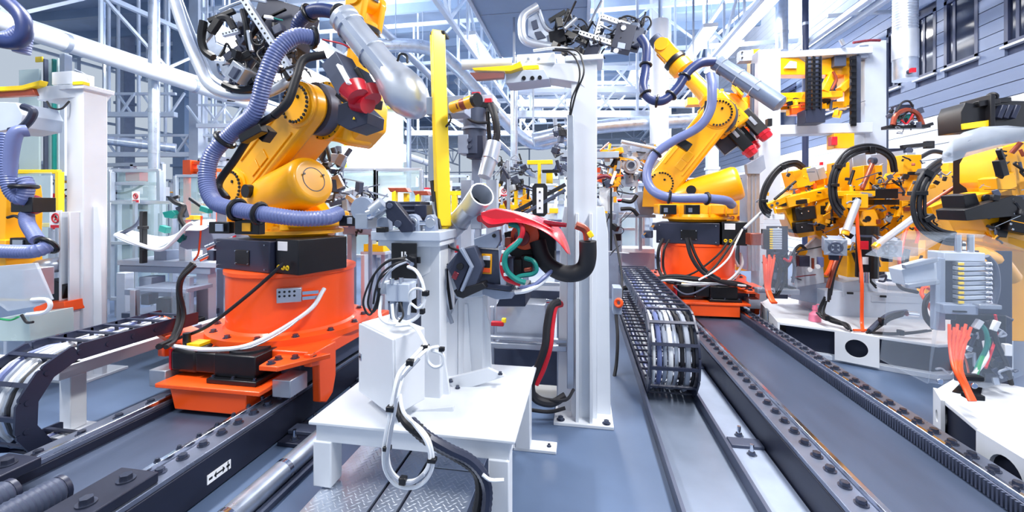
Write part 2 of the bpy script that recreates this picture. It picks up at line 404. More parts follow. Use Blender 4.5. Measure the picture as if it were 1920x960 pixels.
# ================================================================= robot tracks
hexb = MB().cyl((0, 0, 0), (0, 0, .005), .03, None, 16).cyl((0, 0, .005), (0, 0, .024), .0215, .0205, 6).data('bolt', 'bolt')
smallb = MB().cyl((0, 0, 0), (0, 0, .004), .015, None, 12).cyl((0, 0, .004), (0, 0, .016), .011, .0105, 6).data('bolt', 'bolt')
def bolts(t, x, y0, y1, z, st=.122, me=None):
    yy = y0
    while yy < y1:
        o = inst('bolt', me or hexb, t, (x, yy, z), (0, 0, random.random())); yy += st
def track(X, y0, y1, label):
    t = T('robot_track', label, 'track', (X, (y0+y1)/2, 0))
    MB().box(X-.33, X+.33, y0, y1, .1, .17).build('bed_plate', 'steelbed', t)
    MB().box(X-.3, X+.3, y0, y1, .0, .1).build('bed_frame', 'darksteel', t)
    for s in (-1, 1):
        c = X+s*.405
        MB().box(c-.085, c+.085, y0, y1, .015, .222).build('side_beam', 'darksteel', t, .006)
        MB().box(c-.08, c+.08, y0, y1, .222, .25).build('rail_cap', 'rail', t, .004)
        rl = MB(); q = c-s*.062
        rl.box(q-.014, q+.014, y0, y1, .25, .276); rl.build('guide_rail', 'chrome', t, .003)
    return t
TL, TR = -2.52, 1.65
tl = track(TL, 1.25, 9, 'dark steel robot track with bolted rails under the left robot')
tr_ = track(TR, 1.2, 16, 'dark steel robot track with bolted rails under the right robot')
bolts(tl, TL+.405, 1.78, 3.0, .25); bolts(tl, TL-.405, 1.6, 3.3, .25, .2); bolts(tl, TL+.34, 1.7, 2.9, .276, .12, smallb)
bolts(tr_, TR-.405, 1.76, 6.1, .25); bolts(tr_, TR+.42, 1.9, 6.1, .25); bolts(tr_, TR+.35, 1.95, 5.5, .276, .122, smallb)
rk = MB(); yy = 1.3
while yy < 8: rk.box(TR+.31, TR+.335, yy, yy+.011, .175, .245); yy += .022
tag(rk.build('gear_rack', 'dgrey', tr_), kind='stuff')
# end clamps on the left track
for x in (TL+.36, TL-.36):
    e = MB().box(x-.11, x+.11, 1.3, 1.72, .25, .3).build('end_clamp', 'darksteel', tl, .006)
    for yy in (1.48, 1.64): o = inst('bolt', hexb, e, (x+.02, yy, .3)); o.scale = (1.25, 1.25, 1.2)
# travel direction sign on the outer beam face
c0, c1 = onX(388, 898, TL+.491), onX(432, 872, TL+.491)
sg = MB().box(TL+.49, TL+.494, c0.y, c1.y, c0.z-.035, c1.z+.035).build('direction_sign', 'label', tl); sg['label'] = 'white plate with minus, double arrow and plus'
ym, zm, L = (c0.y+c1.y)/2, (c0.z+c1.z)/2, (c1.y-c0.y)
def mark(y0, y1, z0, z1): MB().box(TL+.494, TL+.496, y0, y1, z0, z1).build('printed_mark', 'black', sg)
mark(ym-.44*L, ym-.3*L, zm-.006, zm+.006); mark(ym+.3*L, ym+.44*L, zm-.006, zm+.006); mark(ym+.355*L, ym+.385*L, zm-.025, zm+.025); mark(ym-.17*L, ym+.17*L, zm-.004, zm+.004)
for s in (-1, 1): MB().prism([(TL+.494, ym+s*.23*L, zm), (TL+.494, ym+s*.14*L, zm+.017), (TL+.494, ym+s*.14*L, zm-.017)], (.002, 0, 0)).build('printed_mark', 'black', sg)
# mounting feet beside the tracks
def foot(x, yy, label, hw=.1):
    t = T('mounting_foot', label, 'bracket', (x, yy, 0), 'bolted track feet')
    MB().box(x-hw, x+hw, yy-.15, yy+.15, 0, .03).build('foot_plate', 'darksteel', t, .004); MB().box(x-hw, x+hw, yy-.05, yy+.05, .03, .055).build('clamp_bar', 'dgrey', t, .004)
    for a in (-.11, .11):
        MB().cyl((x, yy+a, .03), (x, yy+a, .1), .012).build('stud', 'chrome', t); o = inst('bolt', hexb, t, (x, yy+a, .03))
foot(TL+.61, 2.62, 'dark bolted foot beside the left track near the silver pipe'); foot(TL+.61, 3.5, 'dark bolted foot beside the left track behind the table')
foot(TR-.6, 2.95, 'dark bolted foot nearest the camera beside the right track'); foot(TR-.6, 4.3, 'dark bolted foot beside the cable loop of the right track'); foot(TR-.6, 5.8, 'farthest dark bolted foot beside the right track')
# pipe along the left track
t = T('floor_pipe', 'clear-wrapped silver pipe lying on the floor beside the left track', 'pipe', (-1.72, 2.3, 0))
MB().cyl((-1.72, 1.4, .062), (-1.72, 3.4, .062), .06, None, 20).build('pipe_run', 'galv', t)
for yy in (1.75, 2.15, 2.55, 3.0): MB().cyl((-1.72, yy, .062), (-1.72, yy+.03, .062), .062, None, 20).build('joint_band', 'chrome', t)
MB().box(-1.66, -1.62, 1.4, 3.4, 0, .03).build('pipe_bracket', 'dgrey', t)
# floor cable duct beside the right track
t = T('floor_cable_tray', 'shallow grey steel floor tray carrying the right cable chain', 'tray', (.7, 6, 0))
MB().box(.5, .9, 1.2, 14, 0, .02).build('tray_bottom', 'traygrey', t)
MB().box(.485, .505, 1.2, 14, 0, .085).build('tray_side', 'dgrey', t); MB().box(.895, .915, 1.2, 14, 0, .1).build('tray_side', 'dgrey', t)
MB().box(.915, 1.15, 1.2, 14, 0, .035).build('cover_strip', 'grey', t)
# ---------------------------------------------------------------- cable chains
def link_mesh(w_, h, L):
    m = MB()
    for s in (-1, 1):
        x = s*w_/2; pts = [(x, -L*.54, -h*.42), (x, -L*.46, -h/2), (x, L*.46, -h/2), (x, L*.54, -h*.42), (x, L*.54, h*.42), (x, L*.46, h/2), (x, -L*.46, h/2), (x, -L*.54, h*.42)]
        m.prism(pts, (-s*.016, 0, 0)); m.cyl((x-.003, L*.5, 0), (x+.003*s+.003, L*.5, 0), .016, None, 10)
    for z in (-h/2+.008, h/2-.008): m.box(-w_/2, w_/2, -.013, .013, z-.007, z+.007)
    m.box(-w_*.17-.003, -w_*.17+.003, -.012, .012, -h/2, h/2); m.box(w_*.17-.003, w_*.17+.003, -.012, .012, -h/2, h/2)
    return m
def chain(X, yc, yend, ylow, r, label, w_=.38, h=.1, zb=.07):
    t = T('cable_chain', label, 'cable chain', (X, yc, 0)); L = .165
    path = []
    yy = yend
    while yy > yc: path.append((yy, zb+2*r, -1, 0)); yy -= .02
    n = int(math.pi*r/.02)
    for i in range(n): g = math.pi*i/n; path.append((yc-r*math.sin(g), zb+r+r*math.cos(g), -math.cos(g), -math.sin(g)))
    yy = yc
    while yy < ylow: path.append((yy, zb, 1, 0)); yy += .02
    me = link_mesh(w_, h, L).data('chain_link', 'slate')
    acc = 0; nxt = 0
    for i in range(len(path)-1):
        if acc >= nxt:
            yv, zv, dy, dz = path[i]; inst('chain_link', me, t, (X, yv, zv), (math.atan2(dz, dy), 0, 0)); nxt += L
        acc += math.dist(path[i][:2], path[i+1][:2])
    for k, (m, rr) in enumerate((('cwhite', .014), ('hose', .02), ('cgrey', .016), ('cwhite', .02), ('alu', .015), ('rubber', .018), ('cgrey', .022), ('rubber', .014))):
        x = X-w_/2+.04+k*(w_-.08)/7; MB().tube([(x, q[0], q[1]+.01*math.sin(i*.6+k)) for i, q in enumerate(path[::4])], rr, 8, False).build('cable', m, t)
    return t
chain(.705, 3.75, 6.2, 7.5, .31, 'black plastic cable chain looping down beside the right track')
chain(-3.36, 2.2, 2.9, 2.3, .3, 'black plastic cable chain looping down beside the left track')
# buffers at the near end of the left track
for i, (x, l) in enumerate(((-2.62, 'outer'), (-2.42, 'inner'))):
    t = T('ribbed_buffer', 'grey ribbed bellows buffer at the near end of the left track, %s one' % l, 'buffer', (x, 1.4, .17))
    y0 = 1.5+i*.06; MB().tube([(x, y0-.42+k*.0105, .27) for k in range(41)], .068, 18, False, .021).build('bellows', 'dgrey', t)
    MB().cyl((x, y0, .27), (x, y0+.02, .27), .064).build('end_cap', 'slate', t); MB().box(x-.085, x+.085, y0-.46, y0-.42, .17, .36).build('mount_plate', 'rail', t, .004)
# ---------------------------------------------------------------- carriages
def carriage(X, Y, label, near):
    t = T('robot_carriage', label, 'carriage', (X, Y, .28))
    zt = .6
    MB().box(X-.6, X+.6, Y-.62, Y+.62, .46, zt-.04).build('base_plate', 'orange', t, .01)
    MB().lathe((X, Y, zt-.04), (X, Y, 1.08), [(0, .64), (.09, .64), (.095, .52), (.13, .5), (.93, .5), (.945, .515), (1, .515)], 56).build('riser', 'orange', t)
    for k in range(14):
        g = 2*math.pi*k/14; inst('bolt', hexb, t, (X+.58*math.cos(g), Y+.58*math.sin(g), zt+.005))
    for s in (-1, 1):
        MB().box(X+s*.4-.1, X+s*.4+.1, Y-.58, Y+.58, .285, .46).build('slide_block', 'dgrey', t, .008)
        MB().box(X+s*.5-.07, X+s*.5+.07, Y-.78, Y-.6, .3, .42).build('end_block', 'alu', t, .006)
        pl = [V((X+s*.58, Y-.66+a, b)) for a, b in ((0, .56), (.3, .56), (.3, .3), (.26, .18), (.18, .14), (.1, .18), (.09, .45), (0, .47))]
        MB().prism(pl, (s*.06, 0, 0)).build('hook_bracket', 'orange', t, .008)
    yf = Y-.88
    MB().box(X-.4, X+.42, yf, Y-.5, .345, .375).build('motor_plate', 'orange', t, .006)
    MB().prism([(X-.3, yf+.02, .345), (X+.3, yf+.02, .345), (X+.3, yf+.02, .2), (X-.26, yf+.02, .2)], (0, .3, 0)).build('drop_plate', 'orange', t, .006)
    g = MB().box(X-.05, X+.34, yf+.06, yf+.42, .375, .41).build('gearbox_flange', 'black', t, .006)
    for a in (-.02, .14, .31): inst('bolt', smallb, g, (X+a, yf+.085, .41))
    g = MB().box(X-.03, X+.3, yf+.1, yf+.42, .41, .565).build('gearbox', 'black', t, .008)
    MB().cyl((X+.13, yf+.26, .565), (X+.13, yf+.26, .578), .135, None, 32).build('gearbox_cover', 'rubber', g)
    MB().box(X-.2, X-.03, yf+.12, yf+.4, .42, .56).build('adapter', 'black', t, .01)
    m = MB().box(X-.43, X-.2, yf+.13, yf+.35, .4, .57).build('motor', 'black', t, .03)
    MB().box(X-.445, X-.428, yf+.14, yf+.34, .41, .56).build('motor_seal', 'cred', m)
    MB().box(X-.36, X-.25, yf+.2, yf+.3, .57, .59).build('motor_tag', 'lemon', m)
    MB().cyl((X-.38, yf+.22, .57), (X-.38, yf+.22, .66), .026).build('connector', 'black', m)
    tb = MB().prism([(X+.38, Y-.84, .5), (X+.52, Y-.84, .5), (X+.72, Y-.55, .5), (X+.34, Y-.55, .5)], (0, 0, .035)).build('front_plate', 'orange', t, .006)
    for a, b in ((.43, .72), (.53, .68), (.44, .8), (.62, .62)): inst('bolt', hexb, tb, (X+a, Y-b, .535))
    MB().prism([(X-.5, Y-.6, .5), (X-.5, Y-.3, .5), (X-1.02, Y-.3, .64), (X-1.02, Y-.5, .64)], (0, 0, .035)).build('chain_arm', 'orange', t, .005)
    # cables lying on the carriage
    MB().tube([(X+.3, Y-.5, 1.17), (X+.1, Y-.62, .95), (X-.2, Y-.66, .72), (X-.48, Y-.6, .61), (X-.52, Y-.68, .59)], .013).build('cable', 'rubber', t)
    MB().tube([(X+.5, Y-.3, .95), (X+.46, Y-.45, .8), (X+.2, Y-.68, .62), (X-.1, Y-.74, .58), (X-.45, Y-.7, .57)], .016).build('cable', 'cwhite', t)
    MB().tube([(X+.49, Y-.32, .9), (X+.4, Y-.55, .72), (X+.2, Y-.7, .6), (X, Y-.72, .585)], .006).build('cable', 'alu', t)
    MB().tube([(X-.55, Y-.45, 1.15), (X-.62, Y-.5, 1.0), (X-.62, Y-.5, .75), (X-.55, Y-.62, .6), (X-.46, Y-.8, .6)], .022).build('cable', 'rubber', t)
    MB().tube([(X-.48, Y-.5, 1.14), (X-.56, Y-.56, 1.0), (X-.56, Y-.52, .75), (X-.5, Y-.64, .6), (X-.4, Y-.8, .6)], .016).build('cable', 'rubber', t)
    if near:
        b = MB().obox((X+.30, Y-.44, .92), V((.075, .04, 0)), V((-.01, .02, 0)), V((0, 0, .055))).build('valve_block', 'alu', t, .005)
        for i in range(4):
            for j in range(2):
                q = V((X+.25+.03*i, Y-.483+.016*i, .95-.032*j)); MB().cyl(q, q+V((.004, -.008, 0)), .009, None, 10).build('port', 'black', b)
        for j in range(2): MB().bar((X+.38, Y-.4, .93-.04*j), (X+.47, Y-.33, .93-.04*j), .025).build('plug', 'chrome', b)
    return t
YL, YR = 3.3, 6.5
carriage(TL, YL, 'orange track carriage with round riser under the near left robot', True)
carriage(TR, YR, 'orange track carriage with round riser under the far right robot', False)
# ================================================================= robots
A = V((.96, -.28, 0)).normalized(); N = V((-.28, -.96, 0)).normalized()
def onP(px, py, p0, n):
    r = ray(px, py); c = V((0, 0, H)); return c+r*((p0-c).dot(n)/r.dot(n))
def hull(pa, ra, pb, rb, k=12):   # outline of a link with two round ends, as (u, z) pairs
    d = math.atan2(pb[1]-pa[1], pb[0]-pa[0]); o = []
    for i in range(k+1): g = d+math.pi/2+math.pi*i/k; o.append((pa[0]+ra*math.cos(g), pa[1]+ra*math.sin(g)))
    for i in range(k+1): g = d-math.pi/2+math.pi*i/k; o.append((pb[0]+rb*math.cos(g), pb[1]+rb*math.sin(g)))
    return o
def robot(X, Y, label, j2, j3, wr, sc, far, Z0=1.08, back=.0):
    """j2, j3, wr: pixels of shoulder, elbow and wrist on the arm plane"""
    B = V((X, Y, Z0)); t = T('industrial_robot', label, 'robot', B)
    def P(u, w_, z): return B+A*u+N*w_+UP*z
    def uz(p): q = onP(p[0], p[1], B+N*.2*sc, N)-B; return q.dot(A), q.z
    u2, z2 = uz(j2); u3, z3 = uz(j3); uw, zw = uz(wr); s = sc
    def boxl(name, m, u0, u1, w0, w1, z0, z1, par=t, bev=.008):
        return MB().obox(P((u0+u1)/2, (w0+w1)/2, (z0+z1)/2), A*(u1-u0)/2, N*(w1-w0)/2, UP*(z1-z0)/2).build(name, m, par, bev)
    # base and cabinets
    MB().cyl(P(0, 0, 0), P(0, 0, .26*s), .33*s, None, 40).build('base', 'slate', t)
    zb = .25*s
    b = boxl('junction_box', 'slate', -.44*s, .26*s, -.2*s, .4*s, .0, zb)
    boxl('inspection_cover', 'black', -.16*s, .02*s, .4*s, .408*s, .05*s, .17*s, b, .003)
    for q in ((-.15, .06), (.01, .06), (-.15, .16), (.01, .16), (-.4, .03), (.22, .03), (-.4, .22), (.22, .22)): MB().cyl(P(q[0]*s, .4*s, q[1]*s), P(q[0]*s, .414*s, q[1]*s), .006).build('screw', 'chrome', b)
    for q in (.06, -.04):
        c = P((-.5+q)*s, .34*s, (.14+q)*s); MB().obox(c, A*.05*s, N*.05*s, UP*.045*s).build('plug', 'dgrey', b, .006)
        MB().cyl(c-A*.03*s+N*.05*s, c-A*.05*s+N*.11*s-UP*.03, .026*s).build('cable_gland', 'chrome', b)
    c = boxl('connector_box', 'black', .28*s, .54*s, -.1*s, .36*s, .0, .27*s)
    for k in range(3): MB().ring(P((.32+.05*k)*s, .362*s, .05*s), N, .014*s, .007*s, 16, 6).build('plug_ring', 'lemon', c)
    boxl('type_plate', 'label', .31*s, .42*s, .36*s, .366*s, .18*s, .25*s, c, .002)
    # turntable
    MB().lathe(P(0, 0, .26*s), P(0, 0, .36*s), [(0, .33*s), (.3, .35*s), (.32, .41*s), (.6, .41*s), (.62, .37*s), (1, .36*s)], 44).build('turntable', 'yellow', t)
    MB().prism([P(u*s, w_*s, .35*s) for u, w_ in ((-.42, .3), (.4, .3), (.46, .1), (.46, -.2), (.3, -.34), (-.35, -.34), (-.5, -.1), (-.5, .15))], UP*.13*s).build('turntable_body', 'yellow', t, .02)
    for k in range(5): boxl('stiffening_rib', 'yellow', (-.36+.17*k)*s, (-.345+.17*k)*s, .28*s, .36*s, .33*s, .46*s)
    # shoulder cheeks
    for w0, w1 in ((-.32, -.2), (.02, .1)):
        MB().prism([P(u, w0*s, z) for u, z in [(u2-.26*s, .44*s), (u2-.24*s, z2-.05*s)]+[(u2+.23*s*math.cos(g), z2+.23*s*math.sin(g)) for g in [math.pi*(1-i/8) for i in range(9)]]+[(u2+.42*s, .62*s), (u2+.62*s, .44*s)]], N*(w1-w0)*s).build('shoulder_cheek', 'yellow', t, .015)
    MB().cyl(P(u2, -.36*s, z2), P(u2, .16*s, z2), .19*s, None, 40).build('shoulder_joint', 'yellow', t)
    # big motor drum
    d0, d1 = (u2+.12*s, .52*s), (u2+.88*s, .74*s)
    a, b_ = P(d0[0], .12*s, d0[1]), P(d1[0], .12*s, d1[1])
    dr = MB().lathe(a, b_, [(0, .13*s), (.12, .17*s), (.35, .2*s), (.93, .205*s), (.98, .19*s), (1, .165*s), (1.0, .15*s)], 44).build('balancer_drum', 'yellow', t)
    ax = (b_-a).normalized(); MB().ring(b_, ax, .1*s, .004, 32, 6).build('end_cap_seam', 'dgrey', dr)
    for g in (-1, 1): MB().cyl(b_+A.cross(ax)*0+N*.09*s*g+UP*.04, b_+ax*.006+N*.09*s*g+UP*.04, .009).build('end_cap_hole', 'black', dr)
    q = a.lerp(b_, .3)+N*.18*s+UP*.06*s; MB().cyl(q, q+N*.05*s, .055*s, None, 24).build('drum_port', 'black', dr)
    MB().prism([P(d0[0]+.1, .02*s, .45*s), P(d0[0]+.5*s, .02*s, .45*s), P(d0[0]+.4*s, .02*s, .62*s), P(d0[0]+.2*s, .02*s, .55*s)], N*.22*s).build('drum_bracket', 'yellow', t, .01)
    # lower arm
    la = MB().prism([P(u, .1*s, z) for u, z in hull((u2, z2), .2*s, (u3, z3), .185*s, 16)], N*.13*s).build('lower_arm', 'yellow', t, .03)
    MB().prism([P(u, -.18*s, z) for u, z in hull((u2, z2), .15*s, (u3, z3), .12*s)], N*.28*s).build('arm_core', 'yellow', t, .03)
    dv = V((u3-u2, 0, z3-z2)); dl = dv.length; e = (A*(u3-u2)+UP*(z3-z2)).normalized(); pe = e.cross(N)
    for k in (.3, .42): MB().obox(P(u2, .236*s, z2)+e*dl*k*1.02+pe*.04*s, e*.06*s, N*.005, pe*.05*s).build('cover_plate', 'yellow', la, .003)
    for g in (-1, 1): MB().bar(P(u2, .23*s, z2)+e*.22*s+pe*.13*s*g, P(u3, .23*s, z3)-e*.2*s+pe*.12*s*g, .025*s, .02*s).build('arm_rib', 'yellow', la, .004)
    for (u, z), r, nm in (((u2, z2), .15, 'shoulder_hub'), ((u3, z3), .155, 'elbow_hub')):
        h = MB().lathe(P(u, .22*s, z), P(u, .27*s, z), [(0, r*1.18*s), (.4, r*1.18*s), (.5, r*s), (.9, r*s), (1, r*.8*s)], 40).build(nm, 'yellow', t)
        for k in range(26):
            if k % 9 == 8: continue
            g = 2*math.pi*k/26; q = P(u+r*.92*s*math.cos(g), .262*s, z+r*.92*s*math.sin(g)); MB().cyl(q, q+N*.014*s, .0125*s, None, 8).build('hub_bolt', 'black', h)
        MB().cyl(P(u+.04*s, .27*s, z+.05*s), P(u+.04*s, .278*s, z+.05*s), .014*s, None, 10).build('hub_bolt', 'black', h)
    # elbow and upper arm
    MB().cyl(P(u3, -.02*s, z3), P(u3, .1*s, z3), .215*s, None, 44).build('elbow_bearing', 'dgrey', t)
    MB().cyl(P(u3, -.1*s, z3), P(u3, .0, z3), .245*s, None, 44).build('elbow_flange', 'yellow', t)
    for k in range(20):
        g = 2*math.pi*k/20; q = P(u3+.232*s*math.cos(g), .0, z3+.232*s*math.sin(g)); MB().cyl(q, q+N*.006, .007*s, None, 6).build('flange_bolt', 'rubber', t)
    fd = (A*(uw-u3)+UP*(zw-z3)).normalized(); fp = N.cross(fd)      # forearm direction and its upper side
    if fp.dot(A) < 0: fp = -fp
    el = P(u3, -.2*s, z3); off = fp*.1*s
    MB().obox(el+off*.6, fd*.24*s, N*.16*s, fp*.2*s).build('elbow_housing', 'yellow', t, .04)
    MB().prism([el+N*.1*s+fd*x*s+fp*y_*s for x, y_ in ((-.2, -.2), (.12, -.22), (.26, -.05), (.3, .2), (.12, .34), (-.08, .36), (-.26, .2))], -N*.3*s).build('elbow_casting', 'yellow', t, .03)
    FL = (A*(uw-u3)+UP*(zw-z3)).length
    MB().lathe(el+off, el+off+fd*FL, [(0, .15*s), (.3, .145*s), (.34, .11*s), (.74, .095*s), (.76, .15*s), (.86, .15*s), (.88, .125*s), (1, .12*s)], 32).build('forearm', 'yellow', t)
    MB().lathe(el+off+fd*FL*.885, el+off+fd*FL*.96, [(0, .13*s), (.2, .15*s), (.8, .15*s), (1, .13*s)], 28).build('wrist_seal', 'black', t)
    wp = el+off+fd*FL
    for g in (-1, 1): MB().prism([wp+N*(.1*g-.03)*s+fd*x*s+fp*y_*s for x, y_ in ((-.06, -.1), (.18, -.11), (.27, -.05), (.27, .05), (.18, .11), (-.06, .1))], N*.06*s).build('wrist_fork', 'yellow', t, .015)
    MB().cyl(wp+fd*.18*s-N*.15*s, wp+fd*.18*s+N*.15*s, .085*s, None, 24).build('wrist_joint', 'yellow', t)
    MB().cyl(wp+fd*.18*s, wp+fd*.36*s, .1*s, .085*s, 24).build('tool_flange', 'dgrey', t)
    # three motors at the rear of the elbow
    for i, (p_, q_, k_) in enumerate(() if not far else ((.26, -.02, 0), (.1, .12, .04), (.02, -.06, .12))):
        c = el+fp*p_*s-N*q_*s+N*.04*s-fd*.12*s
        mo = MB().obox(c-fd*(.17+k_*.5)*s, fd*.17*s, N*.07*s, fp*.07*s).build('axis_motor', 'black' if i else 'rubber', t, .015)
        MB().obox(c-fd*.16*s+N*.075*s, fd*.06*s, N*.006*s, fp*.02*s).build('motor_label', 'cgrey', mo, .003)
        MB().lathe(c-fd*(.33+k_*.5)*s, c-fd*(.44+k_*.5)*s, [(0, .088*s), (.35, .09*s), (.4, .078*s), (.9, .07*s), (1, .055*s)], 8).build('motor_cap', 'red', mo)
    if far: MB().obox(el-fd*.25*s-fp*.12*s, fd*.16*s, N*.1*s, fp*.1*s).build('cable_box', 'slate', t, .012)
    # hose bracket on the elbow
    hb = el+fp*.36*s+fd*.12*s+N*.12*s
    MB().obox(hb, fd*.09*s, N*.1*s, fp*.015*s).build('hose_bracket', 'yellow', t, .005); MB().obox(hb+fp*.07*s, fd*.04*s, N*.09*s, fp*.055*s).build('hose_clamp', 'black', t, .01)
    return t, P, el, fd, fp, uz
def hose(t, pts, r, m='hose', clamps=(), cm='black', rib='k', nm='hose'):
    p = [W(*q) for q in pts]; MB().tube(p, r, 18, True, .02 if rib == 'k' else 0, 10).build('dress_hose' if nm == 'hose' else nm, m, t)
    for i in clamps:
        c = crv(p, 10); j = min(len(c)-2, max(1, int(i*(len(c)-1)))); d = c[j+1]-c[j-1]; MB().ring(c[j], d, r*1.22, r*.28, 20, 8).build('hose_ring', cm, t)
def retract(t, a, b, r, m, blob):   # sheet-metal hose retract housing
    d = (b-a).normalized(); u, v = basis(d); L = (b-a).length
    h = MB().lathe(a, b, [(0, r*.85), (.02, r*1.08), (.06, r*1.08), (.07, r), (.5, r*1.05)]+([(.58, r*1.15), (.68, r*1.42), (.78, r*1.55), (.86, r*1.42), (.93, r*1.1), (.98, r*.65), (1, r*.3)] if blob else [(.97, r*1.05), (1, r*.7)]), 32).build('retract_housing', m, t)
    for k in (.12, .38, .62): MB().ring(a+d*L*k, d, r*1.04, .008, 24, 6).build('housing_band', 'alu', h)
    for k in (.15, .4, .66):
        MB().obox(a+d*L*k-u*r*.95, d*.03, u*.02, v*.02).build('latch', 'dgrey', h, .003); MB().obox(a+d*L*k+v*r*.98, d*.03, u*.02, v*.015).build('latch', 'dgrey', h, .003)
    MB().bar(a+d*L*.05+u*r, a+d*L*.7+u*r*1.05, .02, .035).build('seam_flange', 'grey', h)
    return h
rl, PL, el, fd, fp, uz = robot(TL, YL, 'large yellow robot at left with blue-grey corrugated hose and red-capped motors', (446, 352), (567, 198), (592, 4), 1.0, False)
hose(rl, [(635, 400, 3.05), (612, 408, 2.9), (565, 410, 2.82), (500, 402, 2.8), (440, 392, 2.85), (402, 378, 2.92), (388, 340, 2.98), (398, 290, 3.0), (440, 245, 2.98), (478, 210, 2.9), (496, 150, 2.85), (520, 95, 2.85), (555, 68, 2.9), (595, 72, 3.0)], .055, 'hose', (.30, .25, .59, .985))
hose(rl, [(556, 62, 3.3), (562, 40, 3.25), (585, 22, 3.2), (612, 20, 3.1), (640, 28, 3.0)], .05, 'navyhose', (.45, .98))
hose(rl, [(610, 102, 2.95), (570, 112, 2.9), (556, 145, 2.85), (540, 190, 2.82), (515, 216, 2.85)], .028, 'rubber', (), rib='', nm='cable_sleeve')
hose(rl, [(515, 216, 2.85), (480, 240, 3.05), (440, 300, 3.1), (410, 345, 3.1), (425, 372, 3.05)], .026, 'rubber', (), rib='', nm='cable_sleeve')
retract(rl, W(640, 28, 2.98), W(794, 216, 2.9), .098, 'silver', True)
parts(rl, '''
axis_motor dgrey s 632 116 2.95 664 172 2.9 .17 .15
> motor_label label s 640 124 2.83 660 160 2.8 .09 .02
> motor_cap red c 662 166 2.88 672 182 2.86 .1 .075
axis_motor black s 668 140 3.0 690 178 2.98 .15 .13
> motor_cap red c 688 172 2.97 698 188 2.95 .09 .07
axis_motor black s 650 170 3.05 676 192 3.0 .15 .13
> motor_cap red c 672 190 2.98 690 196 2.93 .085 .065
cable_box slate p 2.95 .25 634 196 664 186 690 210 688 232 654 244 632 232
> warning_mark lemon p 2.94 .01 660 224 666 224 663 218
bracket_arm black b 388 416 432 438 2.85 .05
bracket_arm black b 436 412 488 440 2.83 .06
> bracket_window yellow b 452 418 470 434 2.82 .01
> bracket_slot grey b 402 420 418 434 2.82 .01
bracket_arm black b 634 404 666 424 3.0 .05
> bracket_slot alu b 650 408 660 420 2.985 .01
rod_mount black s 455 262 2.95 495 240 2.9 .06
hose_carrier black b 480 236 502 262 2.98 .08 -40
red_wire cred t .006 605 74 2.95 640 82 2.9 655 90 2.9
hose_loop black t .008 745 115 2.75 750 102 2.74 762 104 2.73 764 118 2.72
''')
rr, PR, el2, fd2, fp2, uz2 = robot(TR, YR, 'yellow robot at right on the orange riser reaching up to the left', (1241, 345), (1347, 214), (1240, 98), 1.16, True)
hose(rr, [(1372, 384, 5.4), (1360, 376, 5.3), (1320, 372, 5.25), (1255, 370, 5.25), (1222, 355, 5.4), (1213, 325, 5.5), (1228, 290, 5.5), (1262, 265, 5.45), (1310, 238, 5.35), (1332, 205, 5.3), (1335, 165, 5.3), (1331, 140, 5.4)], .058, 'hose', (.28, .18, .56), rib='')
hose(rr, [(1201, 70, 5.7), (1212, 90, 5.65), (1210, 130, 5.6), (1206, 165, 5.5), (1220, 186, 5.45), (1245, 188, 5.4), (1270, 165, 5.4), (1290, 135, 5.4), (1315, 118, 5.4), (1342, 116, 5.4)], .058, 'navyhose', (.2, .38, .5, .62, .75), rib='')
hose(rr, [(1326, 190, 5.4), (1322, 215, 5.4), (1310, 235, 5.4)], .03, 'rubber', (), rib='', nm='cable_sleeve')
retract(rr, W(1340, 115, 5.45), W(1466, 198, 5.0), .095, 'bluegrey', False)
parts(rr, '''
bracket_arm black b 1240 384 1268 402 5.45 .1
> bracket_slot grey b 1245 390 1252 398 5.43 .01
bracket_arm black b 1286 384 1312 402 5.4 .1
> bracket_slot grey b 1291 390 1298 398 5.38 .01
hose_carrier black b 1270 262 1296 278 5.5 .08 -35
''')
# ---------------------------------------------------------------- grippers and held car parts
def perf(t, a, b, w_, nh, m='alu'):    # perforated bar
    a = V(a); b = V(b); u, v = basis(b-a); o = MB().bar(a, b, w_, w_).build('perforated_bar', m, t, .004)
    for i in range(nh):
        q = a.lerp(b, (i+.5)/nh)
        c = (V((0, 0, H))-q).normalized(); s_ = u if abs(u.dot(c)) > abs(v.dot(c)) else v
        s_ = s_ if s_.dot(c) > 0 else -s_
        MB().cyl(q+s_*w_*.5, q+s_*(w_*.5+.002), w_*.17, None, 10).build('bar_hole', 'black', o)
def clutter(t, x0, y0, x1, y1, d0, d1, n, mats, smin=.03, smax=.09, seed=1, nm=('clamp_block', 'actuator', 'bracket', 'cable')):
    rg = random.Random(seed)
    for i in range(n):
        px, py, d = rg.uniform(x0, x1), rg.uniform(y0, y1), rg.uniform(d0, d1); c = W(px, py, d); k = rg.random(); m = rg.choice(mats)
        g = rg.uniform(-.8, .8); h = rg.uniform(-.6, .6); e = Matrix.Rotation(g, 3, 'Z') @ Matrix.Rotation(h, 3, 'Y'); a, b, z = rg.uniform(smin, smax), rg.uniform(smin, smax)*.6, rg.uniform(smin, smax)
        if k < .4: MB().obox(c, e @ V((a/2, 0, 0)), e @ V((0, b/2, 0)), e @ V((0, 0, z/2))).build(nm[0], m, t, .004)
        elif k < .6: MB().cyl(c, c+(e @ V((0, 0, 1)))*a*1.8, b*.45, None, 14).build(nm[1], m, t)
        elif k < .75: MB().bar(c, c+(e @ V((1, 0, .3)))*a*3, b*.5, b*.25).build(nm[2], m, t)
        else:
            p = [c]; 
            for j in range(4): p.append(p[-1]+V((rg.uniform(-1, 1), rg.uniform(-.4, .4), rg.uniform(-1, .8)))*a)
            MB().tube(p, rg.uniform(.005, .011), 6).build(nm[3], rg.choice(('rubber', 'rubber', 'dgrey', 'cgrey')), t)
